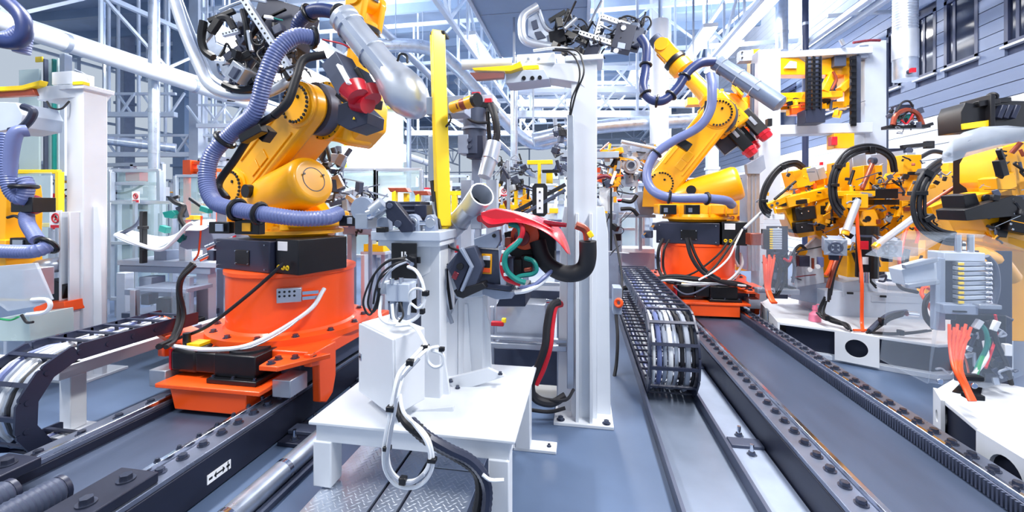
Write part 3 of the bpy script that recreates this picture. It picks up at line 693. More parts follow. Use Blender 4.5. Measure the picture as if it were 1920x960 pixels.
g = thing('robot_gripper', 'dark gripper with perforated bars on the left robot wrist', 'gripper', '')
perf(g, W(452, -10, 3.25), W(552, 142, 3.15), .05, 17, 'silver'); perf(g, W(418, 66, 3.3), W(448, 58, 3.3), .035, 5, 'silver'); perf(g, W(440, -8, 3.5), W(600, -20, 3.3), .08, 8, 'alu')
parts(g, '''
base_block slate b 470 0 560 70 3.4 .25 -20
base_block rubber b 490 50 552 105 3.5 .2 -30
swing_arm black s 392 40 3.3 440 20 3.3 .035
swing_arm black t .03 382 40 3.3 378 70 3.3 384 95 3.3 400 108 3.3
swing_arm rubber t .028 395 60 3.35 412 36 3.3 428 36 3.3 440 56 3.3
swing_arm black s 412 36 3.3 395 62 3.3 .05
swing_arm black t .022 455 20 3.3 462 50 3.25 464 75 3.25 470 95 3.3
side_plate paleg p 3.35 .02 372 62 392 32 408 42 396 66 384 80 374 76
clamp_cylinder slate s 425 112 3.25 455 92 3.25 .06
clamp_cylinder black s 432 120 3.2 470 100 3.25 .05
gripper_pad alu b 424 118 456 150 3.1 .12 -35
> pad_edge dgrey b 430 124 444 146 3.08 .03 -35
swing_arm black t .03 420 158 3.2 445 168 3.2 475 166 3.2 490 150 3.2
swing_arm black s 468 150 3.2 490 120 3.25 .06
swing_arm black s 462 130 3.2 475 158 3.2 .05
guide_rod silver t .012 412 20 3.3 440 8 3.3 470 0 3.3 500 4 3.3
cable teal t .006 508 32 3.2 520 36 3.2 530 38 3.2
plug label b 493 28 510 34 3.18 .03 -10
cable rubber t .008 470 60 3.2 474 80 3.2 490 84 3.2 500 66 3.2
''')
clutter(g, 440, 20, 555, 130, 3.3, 3.6, 60, ('black', 'slate', 'rubber', 'dgrey', 'black', 'alu'), .04, .11, 3)
clutter(g, 425, 95, 540, 165, 3.15, 3.5, 40, ('black', 'slate', 'rubber', 'black', 'alu'), .03, .09, 4)
t = thing('car_side_frame', 'curved bare-metal car side frame held by the left gripper', 'car part', '''
frame_tube silver t .042 318 -30 3.45 345 55 3.4 372 120 3.35 392 158 3.3 424 176 3.25 470 180 3.25 515 168 3.3 560 140 3.4
frame_flange alu t .02 330 -20 3.5 356 50 3.45 382 112 3.4 400 146 3.35 430 163 3.3 470 167 3.3 512 154 3.35
inner_panel galv p 3.5 .015 384 108 402 112 422 114 436 140 450 158 420 164 398 148
inner_panel galv p 3.52 .015 372 92 384 60 400 56 404 80 420 88 422 104 392 106
stiffener chrome t .012 408 120 3.4 412 135 3.4 420 145 3.4
''')
g = thing('robot_gripper', 'dark gripper with perforated bars on the right robot wrist', 'gripper', '')
for a, b, n in (((1118, 68, 5.9), (1128, 30, 5.9), 6), ((1128, 32, 5.85), (1180, 50, 5.85), 8), ((1085, 62, 5.9), (1160, 86, 5.85), 12)): perf(g, W(*a), W(*b), .07, n, 'silver')
parts(g, '''
base_plate slate b 1152 44 1188 92 5.75 .2 -15
> ring_mark alu d 1169 52 5.73 .035 .02
> ring_mark alu d 1155 95 5.73 .035 .02
base_plate dgrey b 1180 50 1204 86 5.8 .25 -15
swing_arm black s 1040 80 6 1045 30 6 .05
swing_arm black s 1030 40 6 1060 22 6 .06
swing_arm black s 1058 40 5.9 1066 18 5.9 .05
swing_arm black s 1060 62 5.95 1100 80 5.95 .08
clamp_block black b 1030 56 1060 80 5.95 .2 10
clamp_block slate b 1098 80 1122 108 5.9 .2 -25
guide_rod alu c 1058 54 5.8 1080 34 5.8 .03
hose_loop rubber t .014 1202 46 5.7 1206 34 5.7 1216 32 5.7 1221 44 5.7 1214 56 5.7
hose_loop rubber t .014 1160 36 5.7 1175 30 5.7 1192 34 5.7
''')
clutter(g, 1040, 40, 1130, 100, 5.8, 6.1, 40, ('black', 'slate', 'rubber', 'black', 'alu'), .05, .14, 5); clutter(g, 1120, 40, 1210, 95, 5.75, 6.0, 50, ('alu', 'slate', 'rubber', 'grey', 'black', 'silver'), .04, .12, 6)
t = thing('car_pillar', 'bare-metal car pillar held by the right gripper above the white post', 'car part', '''
frame_tube silver t .06 1008 12 6 982 30 6 978 56 6 985 76 6 1010 84 6 1045 90 6 1080 102 6 1112 122 6
frame_tube alu t .035 1010 20 6.05 1018 42 6.05 1028 56 6.05 1046 60 6.05
inner_panel galv p 6.05 .02 990 34 1008 22 1016 44 1030 60 1040 78 1008 78 990 66
stiffener dgrey p 6.03 .02 996 40 1006 36 1010 52 1000 56
stiffener dgrey p 6.03 .02 1002 60 1014 58 1024 70 1008 74
''')
# partly seen robot at the left edge
t = thing('industrial_robot', 'partly visible yellow robot cut by the left picture edge', 'robot', '''
lower_arm yellow p 3.6 .25 -60 340 8 345 12 380 8 470 12 500 -60 500
junction_arm yellow b -40 450 16 478 3.55 .25
axis_motor black b 14 370 66 398 3.5 .16
> motor_cap red c 64 384 3.58 72 384 3.58 .085 .07
bracket_arm black b 12 446 64 466 3.45 .08
> bracket_window alu b 20 450 44 462 3.44 .01
dress_hose hose k .06 40 100 3.6 44 60 3.6 20 70 3.6 -30 80 3.6
dress_hose navyhose t .055 10 0 3.5 40 30 3.5 46 62 3.5 30 80 3.5 -10 76 3.5
hose_ring black r 45 350 3.5 .075 .018 45 360 3.5
dress_hose hose k .055 16 250 3.5 14 320 3.5 22 358 3.5 42 374 3.5 50 350 3.5 44 335 3.5
dress_hose hose k .05 50 400 3.55 52 420 3.5 70 450 3.4
dress_hose hose k .055 92 460 3.35 70 470 3.3 40 472 3.3 -20 470 3.3
hose_ring black r 88 460 3.35 .07 .018 80 466 3.32
cable rubber t .012 14 408 3.5 28 405 3.5 42 412 3.5
wrist_cover paleg p 3.7 .3 -40 190 30 192 42 215 38 238 0 246 -40 244
hose_bundle slate t .03 44 200 3.6 62 208 3.6 56 225 3.6 40 240 3.6 20 245 3.6
hose_bundle hose t .05 52 245 3.55 30 250 3.5 20 290 3.5 16 330 3.5
''')
# ================================================================= centre: table, stands, welding gun, posts
t = T('work_table', 'low white steel table in the centre carrying cabinet and stands', 'table', (-.83, 2.35, 0))
MB().box(-1.37, -.31, 1.9, 2.8, .495, .515).build('table_top', 'white', t, .006)
fr = MB(); fr.box(-1.34, -.34, 1.92, 1.98, .405, .495); fr.build('apron', 'white', t, .004)
for b in ((-1.34, -.34, 2.72, 2.78), (-1.34, -1.28, 1.98, 2.72), (-.40, -.34, 1.98, 2.72)): MB().box(*b, .405, .495).build('apron', 'white', t, .004)
for x, y in ((-1.3, 1.96), (-.39, 1.96), (-1.3, 2.74), (-.39, 2.74)):
    z0 = .18 if x < -1 and y < 2.2 else 0
    l = MB().box(x-.05, x+.05, y-.05, y+.05, z0, .41).build('leg', 'white', t, .006)
    if not z0: q = MB().box(x-.06, x+.22, y-.05, y+.06, 0, .02).build('foot_plate', 'white', l, .003); inst('bolt', smallb, q, (x+.17, y, .02))
# checker plates
def tread(x0, x1, y0, y1, label):
    t = T('checker_plate', label, 'floor plate', ((x0+x1)/2, (y0+y1)/2, .0), 'checker plates under the table')
    MB().box(x0, x1, y0, y1, .155, .17).build('sheet', 'galv', t, .003)
    m = MB(); i = 0; yy = y0+.02
    while yy < y1-.015:
        xx = x0+.018+(i % 2)*.016; j = 0
        while xx < x1-.015:
            s = 1 if (i+j) % 2 else -1; c = V((xx, yy, .17)); a = V((.011, .009*s, 0)); b = V((-.003*s, .0035, 0))
            m.add([c-a, c+b, c+a, c-b, c+UP*.0025], [(0, 3, 4), (3, 2, 4), (2, 1, 4), (1, 0, 4)]); xx += .032; j += 1
        yy += .019; i += 1
    tag(m.build('tread_lugs', 'silver', t), kind='stuff')
    for s in (x0, x1-.012): MB().box(s, s+.012, y0, y1, 0, .155).build('side_skirt', 'dgrey', t)
tread(-1.31, -1.0, 1.3, 2.75, 'wide galvanised checker plate at the left under the table')
tread(-.985, -.865, 1.3, 2.75, 'narrow galvanised checker plate strip in the middle under the table')
tread(-.85, -.54, 1.3, 2.17, 'galvanised checker plate at the right in front of the table')
tread(-.85, -.54, 2.18, 2.75, 'galvanised checker plate at the right under the table')
# stand with cabinet
t = thing('drive_stand', 'white post stand on the table carrying dark bearings and a motor', 'stand', '''
post white b 788 452 826 764 2.36 .12
base_plate white p 2.2 .02 772 770 772 782 850 772 850 762
gusset white p 2.4 .02 826 640 826 760 846 762 838 700
head_plate paleg b 690 434 828 452 2.3 .3
> head_edge white b 704 450 828 462 2.32 .26
neck white p 2.36 .14 722 460 826 460 826 500 790 520 760 500
connector_panel black b 732 456 782 586 2.3 .012
> socket chrome d 760 480 2.295 .009 .01
> socket chrome d 768 484 2.295 .009 .01
> printed_row label b 752 472 755 486 2.296 .004
> printed_row label b 758 472 761 486 2.296 .004
> printed_row label b 768 475 771 490 2.296 .004
> panel_tab black b 780 482 788 494 2.3 .012
motor slate b 724 378 790 424 2.5 .16
> motor_fin dgrey b 724 384 792 387 2.49 .16
> motor_fin dgrey b 724 394 792 397 2.49 .16
> motor_fin dgrey b 724 404 792 407 2.49 .16
terminal_box slate b 776 384 800 408 2.42 .1
belt_guard slate p 2.28 .05 722 380 728 376 740 378 774 420 774 434 752 436 740 420 724 408
> guard_hub dgrey d 745 420 2.27 .02 .02
> guard_hub dgrey d 730 386 2.27 .016 .02
pillow_bearing grey p 2.32 .06 758 436 758 412 764 403 772 401 780 405 785 414 785 436
> bearing_insert alu d 772 418 2.31 .03 .02
> bearing_core slate d 772 418 2.3 .015 .02
pillow_bearing grey p 2.34 .06 796 436 796 412 800 404 808 402 814 408 816 436
> bearing_insert alu d 806 418 2.33 .028 .02
pillow_bearing grey p 2.38 .05 706 432 706 412 714 406 728 408 730 432
shaft chrome c 770 418 2.33 815 418 2.36 .014
shaft chrome c 690 402 2.34 726 388 2.34 .03
coupling alu c 700 398 2.3 720 382 2.3 .045
coupling alu b 692 392 712 402 2.26 .07 30
gear_flange grey d 678 392 2.4 .07 .05
clamp_block alu b 664 400 690 430 2.4 .12
bolt_block black b 704 426 722 436 2.26 .05
''')
bx = T('control_cabinet', 'white steel control cabinet with lock standing beside the post', 'cabinet', (-.9, 2.1, .52))
ca, cb, cc = W(677, 660, 2.3), W(741, 690, 2.02), W(797, 680, 2.2)
def flat(p): return V((p.x, p.y, 0))
pa, pb, pc = flat(ca), flat(cb), flat(cc)
bp = [pa, pb, pc, pa+pc-pb]
z0, z1 = .58, .96
MB().prism([q+UP*z0 for q in bp], UP*(z1-z0)).build('cabinet_body', 'white', bx, .006)
nl = V((-(pb-pa).y, (pb-pa).x, 0)).normalized(); nl = nl if nl.dot(V((0, -1, 0))) > 0 else -nl
MB().prism([q+nl*.014+UP*(z0+.004) for q in (pa, pb)]+[q+nl*.014+UP*(z1-.004) for q in (pb, pa)], -nl*.012).build('door', 'white', bx, .004)
q = pa.lerp(pb, .07)+nl*.014+UP*(z0+.2); lk = MB().obox(q, (pb-pa).normalized()*.012, nl*.004, UP*.02).build('lock', 'alu', bx, .002); MB().cyl(q+nl*.003, q+nl*.007, .007, None, 12).build('key_slot', 'black', lk)
MB().bar(bp[3]+UP*.5, bp[3]+UP*.6, .05).build('cabinet_foot', 'paleg', bx)
vb = thing('valve_manifold', 'grey pneumatic valve block with looping hoses above the cabinet', 'valve', '''
manifold_body paleg b 722 532 768 566 2.15 .1
> seam grey b 744 532 746 566 2.145 .01
manifold_body paleg b 712 530 726 552 2.22 .08
manifold_body grey b 735 528 770 538 2.2 .1
foot grey b 730 564 740 600 2.2 .05
foot grey b 754 564 764 600 2.2 .05
fitting chrome c 735 532 2.16 735 522 2.16 .012
fitting chrome c 752 532 2.16 752 520 2.16 .012
hose cwhite t .009 765 500 2.2 780 508 2.15 792 530 2.1 796 560 2.1 786 590 2.1 764 604 2.1 740 600 2.12 735 570 2.15
hose cwhite t .007 770 570 2.12 768 550 2.08 780 541 2.08 794 546 2.08 796 566 2.08 784 578 2.08 770 570 2.1 766 590 2.1
hose cwhite t .009 730 600 2.15 742 610 2.1 775 610 2.05 790 630 2.0 800 650 2.0
hose cwhite t .009 716 555 2.2 712 590 2.15 726 606 2.1 750 608 2.1
cable rubber t .006 762 486 2.25 730 488 2.2 705 510 2.2 695 540 2.2 690 570 2.2 700 585 2.2 712 560 2.2 708 530 2.2 735 505 2.2 764 490 2.25
cable rubber t .006 760 482 2.25 725 492 2.2 698 520 2.2 682 560 2.2 684 580 2.2 694 590 2.2 705 570 2.2 712 540 2.2
cable rubber t .006 764 488 2.25 740 495 2.18 715 515 2.18 704 545 2.18 700 570 2.18
cable cgrey t .006 766 490 2.25 742 500 2.15 722 520 2.15 715 540 2.15
cable cgrey t .006 745 568 2.15 742 590 2.15 750 605 2.12
cable rubber t .006 750 568 2.15 756 590 2.12 748 604 2.1
hose_tie black b 790 546 802 556 2.07 .03
hose_tie black b 786 580 794 590 2.08 .03
plug chrome c 758 484 2.27 772 496 2.2 .013
''')
cb_ = thing('cable_bundle', 'bundle of white cables hanging in loops from the cabinet and table edge', 'cable', '''
cable cwhite t .0085 764 604 2.08 782 618 2.0 795 640 1.95 806 655 1.92 822 660 1.9 831 668 1.9 828 684 1.9 814 688 1.9 802 676 1.9 806 655 1.9 822 650 1.92
cable cwhite t .0085 798 645 1.94 770 675 1.88 748 700 1.84 738 740 1.8 728 790 1.78 720 840 1.78 722 880 1.78 742 908 1.78 775 914 1.78 800 898 1.78 812 868 1.78 806 830 1.78 790 805 1.8 766 785 1.82 754 766 1.86 750 740 1.9
cable cwhite t .0085 804 652 1.93 776 678 1.87 756 705 1.83 745 745 1.79 735 795 1.77 727 845 1.77 732 880 1.77 752 900 1.77 780 900 1.77 800 880 1.77 806 855 1.77 798 825 1.77 780 800 1.8 764 780 1.83
cable cgrey t .008 786 672 1.88 752 712 1.82 742 760 1.78 730 830 1.76 726 870 1.76 740 896 1.76 770 906 1.76 795 890 1.76
cable_tie black b 788 648 802 658 1.92 .03
cable_tie black b 760 676 774 688 1.85 .03
cable_tie black b 722 764 738 774 1.77 .03
cable_tie black b 716 840 730 848 1.76 .03
cable_tie black b 746 898 760 912 1.75 .03
cable_tie black b 800 862 816 870 1.76 .03
cable_tie black b 776 800 790 812 1.8 .03
cable_tie black b 822 652 832 660 1.89 .02
cable rubber t .02 745 760 2.0 760 790 1.86 780 808 1.84 805 822 1.84
conduit slate k .026 770 790 1.9 800 818 1.85 840 842 1.85 880 862 1.87 905 890 1.87 914 925 1.87 908 980 1.85
conduit rubber k .024 765 795 1.93 805 828 1.87 850 852 1.87 890 880 1.9 900 920 1.9 890 980 1.88
cable cwhite t .008 905 890 1.84 920 900 1.84 945 900 1.84
cable rubber t .012 738 745 1.95 744 770 1.9 752 790 1.88
''')
# second stand with inclined operator box
t = thing('pedestal', 'white gusseted pedestal on the table under the inclined grey box', 'stand', '''
post white b 858 555 906 712 2.62 .14
gusset white p 2.66 .02 858 560 836 610 830 705 858 712
gusset white p 2.66 .02 906 560 918 610 922 700 906 712
gusset white p 2.6 .02 870 570 876 570 884 716 868 716
base_plate white p 2.5 .024 830 712 860 734 948 706 915 690
top_plate paleg p 2.5 .03 838 498 846 494 862 545 905 540 905 556 854 560
''')
for px, py in ((845, 716), (858, 728), (938, 702)): inst('bolt', smallb, t, W(px, py, 2.48))
t = thing('inclined_console', 'tilted dark grey metal box on the white pedestal', 'console', '''
shell dgrey p 2.42 .2 862 468 890 462 905 500 890 540 870 552 836 500
front_plate slate p 2.38 .03 842 508 862 466 880 500 858 546
> round_hole black d 862 500 2.37 .02 .012
> display darkred b 848 510 858 524 2.37 .012 -25
cheek grey p 2.36 .04 860 468 880 500 862 545 866 548 886 502 866 464
tray rubber p 2.4 .22 850 545 905 530 912 540 868 560 856 556
''')
# welding gun with red hood
t = thing('spot_welding_unit', 'grey boxed welding unit with red hood and coloured hoses', 'welding machine', '''
case dgrey b 890 468 940 532 2.5 .2 -4
> case_screw chrome d 896 474 2.495 .006 .008
> case_screw chrome d 934 472 2.495 .006 .008
> case_screw chrome d 896 522 2.495 .006 .008
> case_screw chrome d 934 528 2.495 .006 .008
> case_screw chrome d 902 516 2.495 .006 .008
> window_frame yellow b 902 476 922 514 2.49 .012 -2
> display_window cwhite b 905 480 919 488 2.485 .01 -2
> display_window black b 905 488 919 502 2.485 .01 -2
> display_mark orange b 905 503 919 511 2.485 .01 -2
side_plate grey p 2.46 .03 934 462 944 460 948 536 938 538
bracket grey p 2.48 .06 888 448 936 430 938 452 930 466 890 464
> bracket_hole black d 926 442 2.475 .012 .01
lower_tray slate p 2.45 .24 892 530 960 536 958 546 892 538
under_plate grey p 2.5 .2 904 540 964 548 960 560 930 562 904 552
servo paleg b 882 396 904 430 2.6 .16
> servo_lamp red d 900 410 2.59 .022 .02
valve_stack dgrey b 944 484 962 520 2.52 .1
valve_stack black b 960 486 978 520 2.54 .1
valve_stack rubber b 976 480 998 516 2.56 .1
fitting copper c 950 498 2.5 942 512 2.5 .012
fitting copper c 984 506 2.52 996 504 2.5 .012
manifold copper b 946 446 958 464 2.5 .08
hose cred t .016 950 416 2.5 972 414 2.45 980 432 2.42 972 452 2.42 955 466 2.42 945 480 2.4 942 500 2.4 948 520 2.4 962 528 2.4 976 532 2.4
hose teal t .016 956 420 2.47 972 426 2.44 976 446 2.42 966 460 2.4 950 474 2.38 946 492 2.38 952 510 2.38 968 524 2.38 985 530 2.38
hose teal t .014 985 484 2.5 1000 490 2.46 1006 505 2.45 998 514 2.45 975 518 2.44 958 528 2.42
hose cwhite t .014 966 548 2.42 990 544 2.4 1015 530 2.45 1030 512 2.5
hose hose t .012 974 540 2.42 1000 535 2.42 1020 520 2.45 1034 508 2.5
hose_tie label b 940 470 950 476 2.39 .02
hose_tie label b 938 492 948 498 2.38 .02
hose_tie label b 944 512 954 518 2.38 .02
fitting yellow c 954 424 2.48 964 422 2.47 .014
hood red p 2.45 .02 900 414 902 398 930 392 960 398 1000 412 1040 432 1018 428 990 416 960 412 940 424 915 428
motor_ring orange d 984 442 2.62 .09 .14
> motor_core darkred d 978 446 2.6 .05 .05
gun_body rubber p 2.64 .16 945 436 1015 420 1040 450 1040 500 1025 512 1000 490 975 500 950 470
shoulder_block dgrey b 1000 420 1042 470 2.66 .12
''')
# hood as a curved shell
hb = MB(); g = [((899, 412), (904, 396), (930, 390)), ((918, 428), (935, 404), (960, 396)), ((950, 418), (965, 404), (990, 402)), ((985, 420), (1000, 412), (1015, 408)), ((1020, 436), (1032, 428), (1040, 420)), ((1038, 450), (1050, 440), (1056, 436)), ((1052, 462), (1062, 462), (1066, 466)), ((1062, 478), (1066, 478), (1068, 482))]
vs = [W(x, y, d) for row in g for (x, y), d in zip(row, (2.4, 2.52, 2.68))]
hb.add(vs, [(i*3+j, i*3+j+1, i*3+j+4, i*3+j+3) for i in range(len(g)-1) for j in range(2)])
o = hb.build('hood_shell', 'red', t); md = o.modifiers.new('solid', 'SOLIDIFY'); md.thickness = .012; md = o.modifiers.new('sub', 'SUBSURF'); md.levels = md.render_levels = 2
parts(t, '''
nozzle_arm darkred c 1020 418 2.55 1062 422 2.5 .02 .013
electrode_arm rubber t .052 1008 452 2.6 1016 480 2.58 1032 500 2.55 1056 512 2.52 1080 512 2.5 1096 502 2.48 1102 482 2.47 1102 452 2.46
electrode_tip copper t .024 1102 450 2.46 1100 436 2.46 1094 428 2.46 1080 422 2.46
tip_clamp lemon b 1102 434 1112 446 2.42 .06 30
> clamp_screw chrome d 1106 448 2.41 .008 .01
gun_support slate p 2.7 .3 946 540 985 540 985 575 930 575
''')
# exhaust pipe elbow
t = thing('exhaust_pipe', 'shiny open-ended metal exhaust pipe beside the yellow post', 'pipe', '')
a, b = W(838, 440, 2.75), W(884, 388, 2.62); c = W(904, 364, 2.5)
MB().cyl(a, b, .068, None, 32).build('pipe_run', 'silver', t)
MB().bar(W(838, 465, 2.75), V((W(838, 465, 2.75).x, W(838, 465, 2.75).y, .5)), .08).build('pipe_stand', 'white', t)
o = MB(); d = (c-b).normalized(); u, v = basis(d); n = 32; pv = []
for q, r in ((b, .07), (c, .078), (c, .07), (b+d*.02, .064)):
    for k in range(n): gg = 2*math.pi*k/n; pv.append(q+(u*math.cos(gg)+v*math.sin(gg))*r)
o.add(pv, [(i*n+k, i*n+(k+1) % n, (i+1)*n+(k+1) % n, (i+1)*n+k) for i in range(3) for k in range(n)]); o.build('pipe_mouth', 'silver', t)
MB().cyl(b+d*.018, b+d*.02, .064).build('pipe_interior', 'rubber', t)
for k in (0, .5): MB().ring(a.lerp(b, k), b-a, .07, .005, 28, 6).build('weld_seam', 'alu', t)
MB().cyl(W(838, 440, 2.75), W(838, 470, 2.75)*1, .066, .06, 28).build('pipe_foot', 'silver', t)
# yellow post
t = thing('yellow_post', 'tall yellow post with grey clamp bracket in the centre', 'post', '''
post lemon s 820 62 2.75 831 425 2.6 .085 .085
> post_tip lemon c 831 425 2.6 832 436 2.6 .045 .02
post_cap black b 806 58 834 64 2.72 .1
clamp_bracket grey b 797 180 872 214 2.68 .16
> clamp_screw black d 815 184 2.675 .012 .012
> clamp_screw black d 815 194 2.675 .012 .012
> clamp_screw black d 815 205 2.675 .012 .012
sensor_arm yellow c 848 202 2.6 866 196 2.56 .036
sensor_arm copper c 860 198 2.57 876 193 2.54 .034
sensor_arm yellow c 874 194 2.54 890 188 2.52 .038
sensor_cap black c 890 188 2.52 896 187 2.5 .042
side_cylinder alu b 802 254 818 340 2.7 .06
side_rod black c 812 340 2.7 822 440 2.6 .02
cable rubber t .01 815 360 2.62 824 420 2.55 836 470 2.5 838 520 2.5 846 580 2.5
cable cgrey t .012 812 380 2.62 820 440 2.52 824 500 2.5 832 560 2.5 848 606 2.5
cable rubber t .007 842 214 2.65 845 225 2.62 836 238 2.65
cable rubber t .009 830 440 2.55 838 460 2.5 860 470 2.5 870 480 2.45
''')
MB().bar(W(831, 430, 2.6), V((W(831, 430, 2.6).x, W(831, 430, 2.6).y+.15, .5)), .06).build('lower_strut', 'paleg', t)
# white post with arm in the middle
def tall_post(px, d, label, lo, base, arm_spec):
    p = W(px, 387, d); t = T('gun_stand', label, 'post', (p.x, p.y, 0))
    x, y = p.x, p.y
    MB().box(x-.095, x+.095, y-.1, y+.1, .02, 2.7).build('column', 'white', t, .006)
    MB().box(x-.22, x+.21, y-.2, y+.2, 0, .025).build('base_plate', 'white', t, .004)
    for xx in (x-.17, x+.16): inst('bolt', hexb, t, (xx, y-.16, .025))
    for s in (-1, 1):
        MB().prism([(x+s*.095, y-.02, .02), (x+s*.2, y-.02, .02), (x+s*.18, y-.02, 1.4), (x+s*.15, y-.02, 1.6), (x+s*.095, y-.02, 1.6)], (0, .04, 0)).build('gusset', 'white', t, .004)
        MB().box(x+s*.05-.012, x+s*.05+.012, y-.18, y-.1, .02, 1.55).build('front_rib', 'white', t, .004)
    MB().box(x-.14, x+.14, y-.13, y+.13, 2.68, 2.72).build('head_plate', 'white', t, .004)
    parts(t, arm_spec); return t
tp = tall_post(1095, 3.2, 'tall white gun stand with horizontal arm just right of centre', 0, 0, '''
cable_duct alu b 1063 215 1076 730 3.05 .03
arm white p 3.1 .2 955 118 1110 118 1112 130 1112 180 1086 155 1030 146 955 146
arm_housing white b 968 100 1040 120 3.1 .18
> housing_screw grey d 990 110 3.09 .01 .01
> housing_screw grey d 1010 110 3.09 .01 .01
jaw_housing paleg p 3.0 .2 948 132 1020 130 1030 148 960 156 948 156
> roller black d 982 146 2.99 .015 .02
> roller black d 998 146 2.99 .015 .02
> roller black d 1012 145 2.99 .015 .02
yellow_tag lemon b 980 122 1010 130 3.04 .06
blade lemon p 2.95 .06 885 127 960 122 976 114 980 126 956 134 888 132
blade_plate copper p 2.96 .04 880 136 946 134 944 146 892 150
blade_cover clear p 2.9 .1 850 150 880 132 946 132 948 152 900 158 862 166
white_tube white c 866 122 3.1 960 118 3.1 .035
cable rubber t .007 1036 94 3.0 1068 98 3.0 1084 120 2.98 1086 150 2.98 1072 185 3.0 1068 216 3.02
cable rubber t .007 1040 92 3.05 1080 95 3.02 1092 115 3.0 1094 140 2.98 1080 175 3.0 1070 216 3.02
cable cwhite t .01 1000 95 3.1 1050 90 3.1 1090 104 3.1 1112 124 3.1
cable rubber t .012 1076 730 3.0 1060 750 2.95 1020 748 3.0 1000 735 3.1
''')
tp2 = tall_post(164, 3.95, 'tall white gun stand with horizontal arm at far left', 0, 0, '''
arm white p 3.85 .22 64 162 150 158 160 168 150 182 70 188
arm_housing white b 92 134 140 158 3.9 .18
yellow_tag lemon b 133 152 157 159 3.8 .06
blade lemon p 3.8 .06 -30 164 40 160 76 150 72 160 40 168 -30 172
blade_plate copper p 3.82 .05 -20 172 60 164 66 178 -20 182
cable rubber t .008 88 190 3.8 96 202 3.8 115 204 3.8 130 190 3.85
cable cgrey t .006 140 130 3.9 160 140 3.9 168 155 3.9
''')
# aluminium service unit behind the table and red hose
t = thing('service_unit', 'brushed steel cabinet on an aluminium profile frame behind the welding unit', 'cabinet', '''
cabinet alu b 930 570 1022 632 3.3 .4
frame_rail alu b 915 634 1062 640 3.2 .04
frame_rail alu b 915 646 1062 656 3.2 .04
frame_rail alu b 990 530 1062 536 3.4 .04
frame_rail dgrey b 985 545 1062 565 3.5 .3
grip_head rubber b 948 545 985 572 3.2 .2
> grip_hole grey d 944 560 3.19 .02 .02
frame_post alu b 1044 560 1052 760 3.4 .04
frame_post alu b 918 575 926 730 3.4 .04
undershelf dgrey b 925 656 1060 720 3.5 .3
fitting chrome c 1024 566 3.25 1036 566 3.25 .02
hose cred t .026 1052 570 3.15 1040 576 3.1 1034 610 3.05 1030 650 3.0 1018 690 3.0 1004 720 3.0
hose rubber t .028 1048 566 3.12 1034 574 3.07 1026 610 3.02 1022 650 2.98 1008 690 2.98 996 722 2.98 1004 748 2.98 1034 756 2.98 1060 742 3.0
hose rubber t .014 990 768 3.1 1030 772 3.1 1060 765 3.1
hose cwhite t .012 975 705 3.1 1000 690 3.1 1030 670 3.1
step_plate galv p 3.6 .02 918 660 975 660 970 690 918 690
red_plug cred b 920 604 944 612 3.15 .04
yellow_plug lemon b 940 598 948 606 3.15 .04
''')
# ================================================================= left side
t = T('support_frame', 'white welded beam and leg standing beside the left cable chain', 'stand', (-3.6, 2.4, 0))
MB().box(-3.65, -3.55, 2.36, 2.46, .02, .4).build('leg', 'white', t, .006); q = MB().box(-3.7, -3.47, 2.32, 2.5, 0, .02).build('foot_plate', 'white', t, .003); inst('bolt', smallb, q, (-3.66, 2.36, .02))
MB().bar((-3.6, 2.3, .44), (-3.6, 4.4, .44), .09).build('beam', 'white', t, .006); MB().bar((-4.8, 2.4, .44), (-3.56, 2.4, .44), .09).build('beam', 'white', t, .006)
MB().box(-3.65, -3.55, 4.3, 4.4, 0, .4).build('leg', 'white', t, .006)
t = thing('panel_table', 'grey steel table holding the white car panel at left', 'table', '''
table_top paleg b 200 490 420 500 4.3 1.0
> table_edge grey b 206 500 408 512 4.32 .06
leg paleg b 366 512 392 640 4.3 .1
leg paleg b 216 512 236 650 4.9 .1
leg paleg b 405 505 420 600 5.0 .1
cross_beam grey b 220 545 370 556 4.6 .06
lower_shelf dgrey b 214 590 366 600 4.7 .5
''')
t = thing('body_pressing', 'curved white car body panel lying on green clamps', 'car part', '')
g = [((206, 444), (215, 436), (240, 430)), ((240, 460), (255, 448), (270, 440)), ((270, 468), (285, 456), (300, 446)), ((300, 468), (315, 456), (330, 444)), ((325, 452), (338, 438), (350, 426)), ((345, 430), (358, 420), (372, 412)), ((380, 440), (400, 420), (415, 412))]
hb = MB(); hb.add([W(x, y, d) for row in g for (x, y), d in zip(row, (4.1, 4.4, 4.8))], [(i*3+j, i*3+j+1, i*3+j+4, i*3+j+3) for i in range(len(g)-1) for j in range(2)])
o = hb.build('panel_skin', 'white', t); md = o.modifiers.new('solid', 'SOLIDIFY'); md.thickness = .02; md = o.modifiers.new('sub', 'SUBSURF'); md.levels = md.render_levels = 2
parts(t, '''
panel_flange grey p 4.3 .03 336 462 350 428 430 416 470 424 440 440 380 466 350 468
panel_lip white t .02 216 440 4.1 260 458 4.1 300 468 4.1 325 452 4.1 350 424 4.1 362 418 4.1
''')
